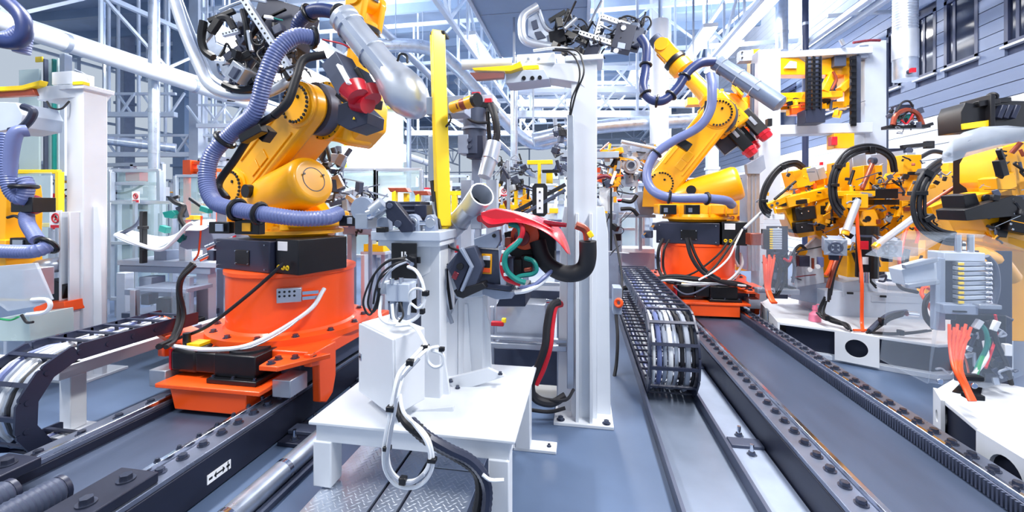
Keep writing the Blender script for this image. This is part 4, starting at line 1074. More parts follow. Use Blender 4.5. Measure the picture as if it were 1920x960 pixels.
t = thing('clamp_fixture', 'black and green clamps holding the curved white panel', 'clamp', '''
stand_post white b 334 456 348 492 4.35 .08
stand_post white b 378 420 394 492 4.4 .1
clamp_arm black t .025 320 372 4.4 330 380 4.35 345 388 4.35 338 408 4.3 346 425 4.3
clamp_arm black s 320 374 4.4 336 368 4.4 .03
clamp_pad teal p 4.3 .06 304 398 322 394 330 402 322 410 308 408
clamp_pad teal p 4.3 .06 328 450 338 438 352 442 350 450 336 456
clamp_pad teal b 296 424 312 436 4.4 .06 -15
clamp_pad teal b 372 388 392 398 4.35 .06 -15
clamp_arm black s 356 372 4.5 382 390 4.4 .03
hinge slate b 330 386 344 410 4.35 .06 20
hose corange t .01 378 405 4.3 376 440 4.3 372 475 4.3 364 488 4.3
indicator yellow b 346 404 364 412 4.6 .1
post_rod black b 260 396 268 494 4.15 .05
> rod_joint rubber b 256 424 269 430 4.14 .06
> rod_joint rubber b 260 462 272 470 4.14 .06
grey_block grey b 286 470 314 490 4.4 .15
hook dgrey t .02 268 400 4.2 258 420 4.3 240 432 4.4 222 440 4.4
''')
t = thing('plastic_wrapped_unit', 'valve frame wrapped in clear film under the grey table', 'machine', '''
frame_post alu b 242 544 254 612 4.0 .05
frame_post alu b 346 520 356 615 4.1 .05
frame_top grey b 244 540 356 548 4.0 .3
film clear p 3.95 .01 254 546 350 530 354 590 340 606 300 608 258 600
valve dgrey b 262 552 280 572 4.1 .1
valve black b 290 560 320 604 4.1 .1
valve slate b 322 556 342 600 4.1 .1
bottom_box black b 216 606 340 640 3.9 .3
junction grey b 258 520 286 540 4.3 .15
junction grey b 340 612 362 636 3.8 .1
film clear p 3.9 .01 320 540 358 550 352 602 322 600
''')
t = thing('wrapped_machine_head', 'machine head wrapped in translucent film at the left picture edge', 'machine', '''
film plexi p 3.2 .02 -20 500 66 493 96 562 70 574 14 584 -20 560
core alu b -20 505 50 560 3.3 .2
support booth p 3.4 .3 -20 600 55 592 56 640 -20 640
column paleg b 0 600 52 700 3.5 .25
hose cwhite t .015 60 562 3.2 88 562 3.2 94 575 3.2 82 586 3.2 50 590 3.2
cable rubber t .01 40 590 3.2 50 604 3.2 62 604 3.2
cable green t .008 0 598 3.2 20 600 3.2 35 594 3.2
bracket black b 84 528 122 570 3.8 .2 -20
valve_row slate b 70 548 124 568 3.9 .2
duct_tube alu t .07 74 502 3.8 95 498 3.8 125 494 3.9
''')
t = thing('orange_carriage_arm', 'orange cast bracket behind the left white gun stand', 'bracket', '''
casting orange p 3.7 .15 62 578 78 568 120 566 122 585 100 590 96 602 84 602 82 588 64 590
hook orange t .025 86 620 3.7 92 628 3.7 104 626 3.7 110 616 3.7
rail_beam darksteel b 56 606 124 622 3.9 .2 8
lower_block rubber b 58 622 124 650 4.0 .3
spring slate c 70 628 3.6 100 622 3.6 .03
''')
# safety fence and signs at left
def fence_panel(px0, px1, y0, y1, d, label, m='alu', name='fence_panel'):
    spec = 'frame_post %s s %g %g %g %g %g %g .06\n' % (m, px0, y0, d, px0, y1, d)+'frame_post %s s %g %g %g %g %g %g .06\n' % (m, px1, y0, d, px1, y1, d)
    for q in (y0, y0+(y1-y0)*.42, y1): spec += 'frame_rail %s s %g %g %g %g %g %g .05\n' % (m, px0, q, d, px1, q, d)
    spec += 'pane glass b %g %g %g %g %g .012\n' % (px0+2, y0+2, px1-2, y1-2, d)
    return legs(thing(name, label, 'fence', spec, 'clear safety fence panels'), m)
fence_panel(-40, 112, 322, 560, 5.2, 'yellow framed clear safety screen at the left picture edge', 'lemon')
fence_panel(140, 208, 322, 560, 6.2, 'clear safety fence panel behind the left white gun stand')
fence_panel(208, 324, 380, 560, 6, 'clear low safety fence panel behind the white car panel')
fence_panel(210, 300, 320, 378, 6.3, 'upper clear fence panel behind the white car panel')
fence_panel(330, 400, 330, 520, 7.5, 'clear safety fence panel left of the robot hose')
fence_panel(640, 704, 318, 480, 6.5, 'clear safety fence panel right of the robot drum')
fence_panel(704, 790, 318, 480, 6.5, 'clear safety fence panel behind the drive motor')
fence_panel(1150, 1206, 400, 470, 8.5, 'clear low fence panel left of the right robot')
def sign(px, py, d, sz, label, post=True):
    h = sz; spec = 'plate label b %g %g %g %g %g .008\n' % (px-h*.55, py-h*.72, px+h*.55, py+h*.72, d)
    spec += 'red_bar cred b %g %g %g %g %g .004\n' % (px-h*.46, py+h*.34, px+h*.46, py+h*.64, d-.006)
    t = thing('prohibition_sign', label, 'sign', spec, 'prohibition signs', bev=.001)
    c = W(px, py-h*.16, d-.012); r = h*.36*d/f; n = V((0, -1, 0)); 
    MB().ring(c, n, r*.88, r*.13, 24, 6).build('red_ring', 'cred', t); 
    MB().bar(c+V((-r*.6, 0, r*.6)), c+V((r*.6, 0, -r*.6)), r*.22, .006).build('red_slash', 'cred', t)
    p = MB(); c2 = c+V((0, .004, 0)); p.cyl(c2+V((0, 0, r*.42)), c2+V((0, -.003, r*.42)), r*.13, None, 10); p.bar(c2+V((0, 0, r*.3)), c2+V((-.1*r, 0, -.1*r)), r*.22, .004)
    p.bar(c2+V((-.1*r, 0, -.1*r)), c2+V((r*.3, 0, -r*.5)), r*.13, .004); p.bar(c2+V((-.1*r, 0, -.1*r)), c2+V((-r*.35, 0, -r*.5)), r*.13, .004); p.bar(c2+V((0, 0, r*.2)), c2+V((r*.4, 0, 0)), r*.1, .004); p.bar(c2+V((0, 0, r*.2)), c2+V((-r*.4, 0, .05*r)), r*.1, .004)
    p.build('walking_figure', 'black', t)
    if post: legs(t, 'alu', .04, 'sign_post')
sign(104, 413, 4.9, 26, 'red and white no entry sign hanging on the left yellow screen')
sign(254, 370, 5.9, 15, 'small no entry sign above the white car panel'); sign(838, 352, 6.6, 18, 'no entry sign partly behind the yellow post'); sign(876, 356, 8, 14, 'faded no entry sign between yellow post and exhaust pipe'); sign(945, 360, 8.5, 14, 'no entry sign on the machine right of the hanging gun'); sign(1193, 332, 8, 12, 'small no entry sign left of the right robot')
# glass booths
t = thing('glass_booth', 'pale green translucent booth wall at far left', 'booth', '''
wall_sheet booth b 30 130 78 330 6.5 .03
wall_sheet booth b 84 110 112 325 6.6 .03
post dgrey b 80 110 84 325 6.5 .05
post teal b 96 110 100 325 6.4 .05
post paleg b 110 100 122 330 6.4 .1
rail lemon b 0 320 112 326 6.3 .05
yellow_tag lemon b 64 106 80 116 6.3 .02
lower_sheet panelwhite b -40 330 110 540 7.5 .03
'''); legs(t, 'paleg')
t = thing('light_booth', 'tall pale glazed booth with bright lamp behind the left robot', 'booth', '''
wall_sheet booth b 604 205 760 330 9 .05
frame_post lemon b 644 205 648 320 8.95 .05
frame_post lemon b 722 205 725 320 8.95 .05
frame_post grey b 762 195 768 400 9 .1
frame_rail lemon b 604 200 760 205 8.9 .08
lamp_tube glowpanel b 636 272 762 304 8.7 .08
lower_sheet panelwhite b 604 330 770 395 9.2 .05
frame_rail paleg b 600 318 790 323 8.6 .06
'''); legs(t, 'paleg')
t = thing('orange_rack', 'orange steel rack far behind the left robot hose', 'rack', '''
upright orange b 341 300 358 330 11 .2
beam orange b 341 302 400 308 11 .15
beam orange b 358 316 410 322 11 .15
crate green b 370 326 384 360 11 .3
crate paleg b 358 326 368 360 11 .3
leg orange b 343 330 349 450 11.1 .15
leg orange b 392 318 398 450 11.2 .15
'''); legs(t, 'paleg')
# ================================================================= right side
def platform(pts, label, z=.33):
    P_ = [onZ(x, y, z) for x, y in pts]; c = sum(P_, V())/len(P_); t = T('machine_platform', label, 'platform', (c.x, c.y, 0))
    MB().prism(P_, UP*-.03).build('deck_plate', 'white', t, .006); inn = [c+(p-c)*.93 for p in P_]
    MB().prism([V((p.x, p.y, .3)) for p in inn], UP*-.27).build('recess_shade', 'darksteel', t); MB().prism([V((p.x, p.y, .05)) for p in P_], UP*-.05).build('base_plate', 'paleg', t, .004)  # dark solid stands for the shade in the recess between the side plates
    return t, P_
def side_plate(t, a, b, z0, z1, r):   # white side plate with a round hole
    a = V((a.x, a.y, 0)); b = V((b.x, b.y, 0)); d = (b-a).normalized(); n = V((d.y, -d.x, 0)); L = (b-a).length
    if n.dot(-a) < 0: n = -n
    k = 24; cz = (z0+z1)/2; vs = []; fs = []
    for o_ in (.02, 0):
        for i in range(k):
            g = 2*math.pi*i/k; x, y = math.cos(g), math.sin(g); m = max(abs(x), abs(y)); vs.append(a+d*(L/2+x/m*L/2)+UP*(cz+y/m*(z1-z0)/2)+n*o_)
        for i in range(k): g = 2*math.pi*i/k; vs.append(a+d*(L/2+r*math.cos(g))+UP*(cz+r*math.sin(g))+n*o_)
    for i in range(k):
        j = (i+1) % k; fs += [(i, j, k+j, k+i), (2*k+i, 3*k+i, 3*k+j, 2*k+j), (k+i, k+j, 3*k+j, 3*k+i), (i, 2*k+i, 2*k+j, j)]
    MB().add(vs, fs).build('side_plate', 'white', t)
tA, pA = platform(((1428, 566), (1462, 604), (1562, 617), (1645, 630), (1760, 646), (1900, 640), (1900, 560), (1560, 545), (1470, 545)), 'white ring-shaped machine platform beside the right track')
side_plate(tA, pA[2]+V((0, -.03, 0)), pA[3]+V((0, -.03, 0)), .03, .33, .09); side_plate(tA, pA[0].lerp(pA[1], .55), pA[1], .03, .33, .07); side_plate(tA, pA[0], pA[0].lerp(pA[1], .35), .03, .33, .06)
tB, pB = platform(((1757, 728), (1772, 752), (1838, 806), (1960, 880), (1990, 740), (1850, 712), (1790, 708)), 'near white machine platform at the bottom right corner')
side_plate(tB, pB[2], pB[3], .03, .33, .1); side_plate(tB, pB[0], pB[1], .03, .33, .04)
MB().prism([onZ(x, y, .332) for x, y in ((1785, 735), (1800, 720), (1842, 728), (1838, 745))], UP*.004).build('cable_opening', 'black', tB)
# pedestals on the ring platform
thing('machine_pedestal', 'grey pedestal block in the middle of the ring platform', 'pedestal', '''
block paleg b 1556 548 1726 610 4.75 .6
step paleg b 1640 556 1732 568 4.7 .3
riser paleg p 4.8 .4 1580 530 1640 520 1648 552 1580 556
riser paleg b 1668 536 1716 556 4.85 .3
inspection_slot black b 1590 548 1600 552 4.74 .02
inspection_slot black b 1652 554 1662 558 4.69 .02
side_block grey p 5.0 .4 1484 536 1560 530 1566 566 1560 575 1484 560
tilted_plate paleg p 5.0 .06 1490 480 1536 442 1540 446 1546 530 1490 540
> plate_port yellow d 1504 470 4.98 .06 .02
''')
PS = T('squeeze_bottle', 'small pink plastic bottle on the ring platform', 'bottle', W(1528, 592, 4.6))
c = W(1528, 592, 4.6); c.z = .332
MB().lathe(c, c+UP*.17, [(0, .055), (.1, .06), (.45, .055), (.6, .03), (.72, .02), (.75, .028), (1, .022)], 20).build('bottle_body', 'pink', PS)
MB().tube([c+UP*.16, c+V((.02, -.02, .19)), c+V((.05, -.04, .17))], .006).build('spout', 'pink', PS)
# welding fixtures
Y1 = '''
main_arm yellow p 4.95 .3 1478 368 1500 352 1560 344 1600 372 1600 420 1570 430 1548 400 1520 396 1500 380 1478 392
front_lever yellow s 1436 388 4.75 1480 370 4.75 .07
front_lever yellow s 1470 380 4.75 1560 358 4.8 .12
> lever_bolt dgrey d 1448 385 4.7 .015 .012
> lever_bolt dgrey d 1458 381 4.7 .015 .012
head_block yellow b 1492 316 1524 350 4.9 .3 14
head_block yellow b 1530 322 1556 348 4.95 .3 14
servo alu b 1516 314 1532 340 4.88 .3 14
servo alu b 1534 314 1548 336 4.88 .3 14
signal_lamp red c 1540 310 4.9 1540 304 4.9 .02
jaw black b 1468 376 1512 384 4.7 .2 8
lower_jaw yellow p 4.8 .25 1472 392 1500 384 1524 400 1530 440 1500 446 1486 430
clamp_unit black b 1494 388 1528 412 4.7 .2 8
> clamp_screw chrome d 1504 400 4.69 .008 .01
> clamp_screw chrome d 1516 396 4.69 .008 .01
clamp_unit black b 1494 416 1524 436 4.7 .2 8
> clamp_screw chrome d 1504 426 4.69 .008 .01
bracket yellow b 1532 374 1556 424 4.75 .2 5
> bracket_slot black b 1540 386 1548 402 4.74 .02
lower_body yellow p 4.9 .3 1526 420 1572 412 1575 440 1545 450 1530 440
link_rod rubber c 1452 374 4.7 1492 340 4.7 .014
push_rod silver c 1396 428 4.6 1436 390 4.7 .018
cable_loop rubber m .012 4 1506 314 4.8 1490 306 4.7 1462 316 4.65 1440 344 4.6 1430 375 4.6 1434 392 4.6 1445 402 4.6
cable_tie black b 1466 308 1474 318 4.63 .06
cable_tie black b 1428 374 1440 380 4.58 .06
foot_casting yellow b 1540 440 1570 520 5.1 .3
'''
wf1 = thing('welding_fixture', 'leftmost yellow welding clamp fixture beside the gantry post', 'welding fixture', Y1)
clutter(wf1, 1490, 350, 1570, 440, 4.7, 4.95, 26, ('yellow', 'black', 'yellow', 'dgrey', 'orange'), .04, .1, 11)
wf2 = thing('welding_fixture', 'middle yellow welding clamp fixture with two grey fan cylinders', 'welding fixture', '''
main_beam yellow p 4.7 .35 1576 352 1640 346 1700 340 1740 330 1790 330 1802 350 1800 400 1740 420 1700 452 1650 430 1600 420 1578 400
head_block yellow b 1696 290 1726 326 4.5 .25
> head_slot black b 1704 322 1718 328 4.49 .02
head_block yellow b 1690 326 1730 352 4.55 .25
clevis yellow b 1620 310 1630 356 4.5 .2
clevis yellow b 1642 310 1654 356 4.5 .2
clevis yellow b 1570 304 1592 370 4.7 .2
servo alu p 4.75 .25 1598 292 1624 288 1626 340 1602 346
servo alu p 4.75 .25 1660 286 1694 282 1696 336 1670 344
swing_rod copper c 1616 354 4.4 1636 306 4.5 .022
pivot dgrey c 1632 302 4.5 1640 302 4.5 .04
cross_pin alu c 1612 364 4.4 1642 366 4.4 .025
front_block yellow b 1590 364 1626 390 4.35 .2
> front_slot black b 1600 370 1614 386 4.34 .02
front_arm yellow b 1574 358 1640 368 4.4 .15
jaw black b 1644 354 1682 372 4.35 .2
jaw black b 1642 374 1684 384 4.4 .2
jaw black b 1576 372 1590 386 4.45 .1
piston_rod silver c 1608 376 4.35 1586 434 4.2 .034
> rod_end yellow c 1586 434 4.2 1584 440 4.2 .036
long_rod silver c 1722 402 4.0 1644 460 3.9 .03
> rod_end yellow c 1646 458 3.9 1640 464 3.9 .032
long_rod copper c 1868 300 3.9 1720 396 4.0 .018
ring_clevis yellow p 4.45 .15 1616 396 1640 392 1648 410 1644 424 1620 424 1612 412
> ring_hole black d 1628 410 4.44 .03 .02
bracket yellow b 1694 376 1730 450 4.45 .2
> bracket_tag copper b 1696 388 1706 396 4.44 .01
lever yellow s 1740 396 4.1 1804 374 4.1 .09
> lever_bolt dgrey d 1778 384 4.05 .015 .012
> lever_bolt dgrey d 1790 380 4.05 .015 .012
lower_beam yellow b 1696 420 1760 450 4.6 .3
leg_casting yellow b 1590 460 1614 520 4.7 .25
leg_casting yellow b 1650 460 1686 510 4.7 .25
leg_casting yellow b 1690 440 1720 480 4.75 .25
spring_column black c 1627 424 4.5 1625 520 4.5 .1
> column_band dgrey c 1627 440 4.5 1627 444 4.5 .104
> column_label red b 1614 452 1628 468 4.38 .01
> column_label label b 1618 482 1628 496 4.38 .01
column_foot chrome c 1616 510 4.4 1616 530 4.4 .025
column_foot chrome c 1625 510 4.4 1625 530 4.4 .025
main_cable_loop rubber m .013 4 1678 322 4.5 1672 296 4.45 1650 280 4.4 1620 278 4.35 1590 290 4.3 1568 320 4.25 1562 350 4.25 1566 380 4.25 1580 400 4.3
cable_tie black b 1632 274 1642 288 4.33 .08
cable_tie black b 1568 308 1580 316 4.23 .08
cable_tie black b 1560 344 1574 350 4.22 .08
signal_cable orange t .016 1606 392 4.4 1608 430 4.4 1612 480 4.4 1616 530 4.3 1616 600 4.3 1618 622 4.2
signal_cable orange t .02 1566 460 4.5 1560 490 4.45 1552 510 4.4 1548 516 4.4
signal_cable orange t .016 1704 420 4.3 1696 440 4.25 1690 470 4.2 1686 490 4.2 1692 520 4.2
signal_cable orange t .014 1716 425 4.3 1722 440 4.3 1718 456 4.3
cable_bundle rubber m .012 4 1586 460 4.4 1572 490 4.4 1560 530 4.4 1556 560 4.4
cable_bundle copper t .02 1580 464 4.4 1564 500 4.4 1552 540 4.4
cable rubber t .018 1690 490 4.2 1682 520 4.2 1690 540 4.2 1720 548 4.2
cable rubber t .014 1694 480 4.2 1690 500 4.2 1700 530 4.2 1728 540 4.2
''')
clutter(wf2, 1590, 330, 1700, 440, 4.4, 4.7, 50, ('yellow', 'yellow', 'black', 'dgrey', 'yellow', 'alu'), .04, .11, 12)
clutter(wf2, 1576, 430, 1720, 520, 4.55, 4.9, 40, ('yellow', 'black', 'rubber', 'dgrey', 'yellow'), .05, .13, 13)
for px, py, d, lb in ((1565, 462, 4.15, 'left'), (1665, 464, 4.05, 'right')):
    c = W(px, py, d); ax = (V((-.35, -.9, -.1))).normalized(); u, v = basis(ax)
    t = T('fan_cylinder', 'square grey pneumatic cylinder with round vented end, %s of the two under the yellow fixture' % lb, 'cylinder', c)
    MB().obox(c-ax*.09, u*.085, v*.075, ax*.13).build('cylinder_body', 'grey', t, .012); MB().obox(c+ax*.045, u*.092, v*.08, ax*.012).build('end_frame', 'alu', t, .004)
    MB().ring(c+ax*.062, ax, .05, .012, 24, 6).build('vent_ring', 'dgrey', t); MB().cyl(c+ax*.055, c+ax*.065, .03).build('vent_core', 'dgrey', t)
    for g in range(4): e = u*math.cos(g*math.pi/2+.78)+v*math.sin(g*math.pi/2+.78); MB().bar(c+ax*.062+e*.02, c+ax*.062+e*.1, .012).build('vent_spoke', 'alu', t)
    for s in (-1, 1): MB().bar(c-ax*.2+u*.07*s-v*.085, c+ax*.04+u*.07*s-v*.085, .02).build('tie_rod', 'chrome', t)
    MB().obox(c-ax*.05-v*-.11, u*.04, v*.035, ax*.04).build('valve', 'slate', t, .005)
wf3 = thing('welding_fixture', 'large yellow welding clamp fixture cut by the right picture edge', 'welding fixture', '''
back_plate grey p 3.9 .05 1806 300 1842 298 1850 330 1858 332 1856 420 1806 425
> plate_hole dgrey d 1826 312 3.89 .04 .02
> plate_hole label d 1826 352 3.89 .04 .02
upper_arm yellow p 3.1 .3 1880 276 1940 262 1960 400 1900 410 1880 350 1866 340 1866 300
mid_arm yellow p 3.1 .25 1830 366 1870 358 1940 330 1960 390 1890 400 1828 386
> arm_hole black d 1852 372 3.08 .03 .02
plate yellow p 3.05 .15 1868 334 1902 322 1908 350 1872 364
jaw black p 3.0 .25 1808 394 1900 366 1960 374 1960 400 1812 414
jaw black p 3.05 .2 1806 366 1830 362 1838 384 1812 396
lower_arm yellow p 3.1 .3 1840 410 1904 396 1960 420 1960 452 1890 462 1856 440
> arm_slot black p 3.08 .03 1862 420 1882 414 1892 432 1888 446 1872 444
clamp_block black b 1898 404 1950 438 3.0 .2 -12
> clamp_screw chrome d 1896 420 2.99 .008 .01
> clamp_screw chrome d 1900 430 2.99 .008 .01
base_arm yellow b 1850 444 1930 464 3.1 .25 -14
rod_clevis black s 1872 300 3.0 1880 330 3.0 .05
column yellow b 1880 450 1940 640 3.3 .3
rear_column black b 1846 250 1880 380 3.6 .3
cable_loop rubber m .011 5 1764 308 3.0 1748 320 2.95 1730 345 2.9 1722 380 2.9 1726 410 2.9 1742 430 2.88 1770 444 2.85 1800 448 2.85
cable_tie black b 1734 318 1752 330 2.9 .08 -30
cable_tie black b 1718 358 1740 366 2.88 .08
cable_tie black b 1736 404 1754 414 2.86 .08 30
''')
clutter(wf3, 1836, 340, 1915, 450, 2.98, 3.08, 24, ('black', 'dgrey', 'yellow', 'alu', 'chrome'), .015, .05, 31); clutter(wf3, 1870, 280, 1918, 330, 3.0, 3.1, 10, ('black', 'copper', 'dgrey'), .02, .06, 32)
clutter(wf2, 1576, 300, 1800, 430, 4.32, 4.5, 60, ('black', 'chrome', 'dgrey', 'copper', 'yellow', 'rubber'), .015, .05, 33); clutter(wf1, 1440, 320, 1570, 440, 4.65, 4.75, 30, ('black', 'chrome', 'dgrey', 'yellow', 'rubber'), .015, .05, 34)
t = thing('deflector_shield', 'big oval translucent grey shield at the right picture edge', 'shield', '')
pts = [(1765, 297), (1768, 284), (1782, 264), (1806, 248), (1840, 238), (1885, 236), (1950, 242), (1950, 262), (1900, 268), (1860, 278), (1820, 290), (1785, 302), (1770, 304)]
m = MB(); m.add([W(x, y, 2.75+.25*math.sin((x-1765)/185*2)) for x, y in pts], [tuple(range(len(pts)))]); o = m.build('shield_sheet', 'plexi', t); md = o.modifiers.new('s', 'SOLIDIFY'); md.thickness = .012
parts(t, '''
shield_bracket rubber s 1872 280 2.98 1880 300 3.0 .03
''')
wfb = thing('welding_fixture', 'yellow welding machinery behind the shield under the black housing', 'welding fixture', '''
body yellow b 1756 320 1806 350 5.0 .4
arm yellow s 1740 345 4.9 1800 335 4.9 .15
block yellow b 1780 305 1808 330 5.1 .3
servo alu b 1700 286 1716 340 5.2 .2
hose rubber t .025 1724 296 4.9 1750 284 4.9 1780 290 4.9
base yellow b 1740 350 1800 560 5.2 .4
''')
t = thing('black_housing', 'black drive housing with yellow stripe at the upper right edge', 'machine', '''
housing black p 3.6 .25 1802 210 1810 192 1836 196 1860 188 1960 190 1960 236 1804 246
> yellow_stripe lemon p 3.57 .02 1805 232 1862 224 1862 236 1806 243
rib rubber b 1858 176 1866 240 3.55 .3
cover_rib slate b 1876 196 1884 222 3.55 .1 -20
cover_rib slate b 1888 196 1896 222 3.55 .1 -20
cover_rib slate b 1902 196 1910 222 3.55 .1 -20
hook_mount black s 1830 196 3.6 1870 190 3.6 .05
lifting_eye black r 1860 182 3.6 .03 .012 1860 182 3.8
lever black s 1864 190 3.6 1892 187 3.6 .04
support_column slate b 1880 240 1920 620 3.9 .3
''')
# transparent covers with valve terminals
def cover(label, spec): return thing('valve_cabinet', label, 'valve unit', spec, 'valve units under clear covers')
vc = cover('big clear plastic cover over stacked valves at the right foreground', '''
valve_bar slate b 1772 486 1792 600 2.75 .1
> bar_edge grey b 1756 484 1772 620 2.72 .05
mount_plate slate b 1800 470 1890 760 3.0 .02
bottom_bracket grey b 1774 572 1830 590 2.65 .08
> bracket_slot black b 1790 583 1812 586 2.64 .01
terminal alu b 1840 572 1876 580 2.6 .05
pneumatic_box paleg p 2.72 .12 1690 506 1756 488 1758 528 1698 536
> box_rail alu s 1694 500 2.7 1756 486 2.7 .03
> box_rail alu s 1700 536 2.7 1758 528 2.7 .03
fitting chrome c 1796 440 2.75 1796 472 2.75 .018
fitting chrome c 1820 440 2.75 1820 472 2.75 .018
head_plate paleg b 1776 474 1842 490 2.72 .14
yellow_arm yellow t .06 1836 478 3.0 1870 490 3.05 1895 520 3.1
hose dgrey t .016 1850 480 2.8 1866 500 2.8 1870 540 2.8 1860 580 2.8
drop_tray black b 1800 590 1880 700 2.85 .05
tie_block black b 1814 706 1844 716 2.5 .06
lower_tie black b 1820 742 1846 752 2.45 .06
hose teal t .012 1830 600 2.7 1848 620 2.65 1850 650 2.65 1836 680 2.65 1826 710 2.55
hose green t .01 1840 606 2.7 1854 640 2.7 1842 670 2.65 1830 706 2.55
hose cwhite t .012 1846 640 2.7 1850 670 2.65 1836 690 2.6 1824 704 2.55
hose rubber t .014 1860 600 2.75 1868 640 2.7 1886 680 2.75 1896 720 2.8
hose cred t .008 1866 590 2.75 1870 620 2.75 1862 650 2.7 1848 690 2.6
hose copper t .006 1800 650 2.65 1812 680 2.6 1818 710 2.55
connector label b 1832 600 1842 618 2.65 .03 -30
connector label b 1866 602 1874 622 2.7 .03 -20
connector label b 1886 646 1898 668 2.7 .03
''')
for i in range(9):
    y = 491+i*9; o = MB(); c = W(1828, y+4, 2.7); MB().obox(c+V((0, .04, 0)), V((.096, .03, 0)), V((-.01, .04, 0)), UP*.0125).build('valve', 'paleg' if i % 2 else 'alu', vc, .004)
    v = vc.children[-1]; MB().obox(W(1802, y+4, 2.66), V((.018, .005, 0)), V((0, .006, 0)), UP*.008).build('yellow_marker', 'lemon', v, .002); MB().cyl(W(1850, y+4, 2.7), W(1860, y+3.5, 2.68), .011).build('push_fitting', 'chrome', v)
for i in range(14):
    a = 1780+i*3.1; MB().tube([W(a, 608+(i*7 % 5)*6, 2.62+.03*(i % 3)), W(1781+i*2.1, 650, 2.58+.02*(i % 3)), W(1788+i*1.1, 690, 2.5+.015*(i % 2)), W(1806+i*.7, 725, 2.45), W(1818+i*.8, 752, 2.4)], .0085, 6).build('orange_cable', 'corange', vc)
clutter(vc, 1800, 600, 1890, 720, 2.7, 2.95, 34, ('black', 'slate', 'dgrey', 'alu', 'rubber'), .02, .06, 15)
parts(vc, '''
cover_front clear p 2.52 .006 1760 470 1772 445 1790 436 1846 440 1920 466 1950 490 1930 700 1850 728 1740 718 1752 600
cover_side clear p 2.45 .4 1738 720 1742 720 1762 600 1766 470 1760 470 1752 600
cover_top clear p 2.6 .35 1690 490 1712 476 1780 438 1850 440 1842 446 1776 446 1716 482
cover_screw chrome d 1764 716 2.44 .016 .01
cover_screw chrome d 1828 724 2.44 .016 .01
''')
vc2 = cover('smaller clear plastic cover over stacked valves beside the right robot', '''
valve_bar black b 1434 430 1443 468 4.7 .1
junction copper b 1408 438 1432 460 4.75 .15
mount_plate slate b 1440 424 1476 560 4.9 .03
top_clip label b 1440 402 1470 412 4.7 .1
hose rubber t .02 1452 480 4.7 1462 500 4.7 1460 530 4.7 1448 556 4.7
hose rubber t .016 1466 480 4.7 1474 500 4.7 1470 530 4.7 1456 556 4.7
hose dgrey t .016 1484 480 4.7 1490 500 4.7 1486 530 4.7
hose cred t .014 1470 485 4.65 1480 490 4.65 1484 480 4.65
clear_tray alu b 1424 542 1496 552 4.7 .1
''')
for i in range(9):
    y = 430+i*4.4; MB().obox(W(1454, y, 4.7), V((.06, .01, 0)), V((0, .03, 0)), UP*.011).build('valve', 'paleg', vc2, .003); v = vc2.children[-1]; MB().obox(W(1446, y, 4.66), V((.015, 0, 0)), V((0, .004, 0)), UP*.008).build('yellow_marker', 'lemon', v)
for i in range(9): MB().tube([W(1432+i*2.6, 478+(i*5 % 4)*4, 4.65+.03*(i % 3)), W(1433+i*1.9, 505, 4.62+.02*(i % 2)), W(1436+i*.9, 540, 4.6), W(1444+i*.8, 562, 4.5), W(1448+i, 568, 4.45)], .013, 6).build('orange_cable', 'corange', vc2)
clutter(vc2, 1440, 470, 1495, 545, 4.7, 4.95, 24, ('black', 'slate', 'darkred', 'alu', 'rubber', 'dgrey'), .03, .09, 16)
parts(vc2, '''
cover_front clear p 4.55 .006 1428 440 1436 402 1470 398 1490 440 1496 545 1424 545
cover_side clear p 4.5 .3 1424 545 1428 440 1431 440 1427 545
''')
# cables lying on the ring platform
t = thing('cable_loom', 'black and orange cable loom lying along the ring platform', 'cable', '''
cable rubber m .011 3 1535 588 4.5 1552 600 4.4 1580 605 4.3 1592 618 4.2
cable rubber m .011 3 1548 560 4.5 1540 585 4.5 1556 598 4.4 1584 608 4.3
cable rubber m .011 3 1628 622 4.15 1650 605 4.2 1670 592 4.2 1690 586 4.2
cable rubber m .011 3 1632 624 4.15 1654 608 4.18 1674 596 4.18 1696 590 4.2
cable dgrey t .022 1630 620 4.15 1652 600 4.22 1672 588 4.24 1700 584 4.25
cable rubber m .011 3 1640 624 4.1 1680 626 4.05 1710 624 4.0 1740 620 4.0
cable orange t .012 1600 619 4.2 1630 618 4.2 1660 605 4.2
cable corange t .016 1734 534 4.0 1728 550 3.95 1740 570 3.9 1752 590 3.9
cable corange t .016 1736 538 3.95 1752 548 3.95 1756 560 3.9
cable rubber m .011 3 1752 545 3.9 1736 565 3.85 1735 590 3.85 1748 612 3.85
cable_tie black b 1548 592 1556 602 4.35 .06
cable_tie black b 1654 598 1662 610 4.14 .06
cable_tie black b 1688 620 1696 630 4.0 .05
fitting chrome c 1700 588 4.1 1720 590 4.1 .025
''')
# service regulator
thing('air_regulator', 'small air regulator with gauges on the tilted plate', 'regulator', '''
body slate b 1500 480 1518 500 4.8 .1
filter_bowl hose c 1538 482 4.8 1538 500 4.8 .035
gauge label d 1519 506 4.75 .026 .02
gauge label d 1534 500 4.75 .026 .02
pipe copper c 1524 484 4.8 1524 504 4.8 .015
hose rubber t .016 1492 500 4.8 1488 475 4.8 1500 460 4.8 1512 468 4.8
''')
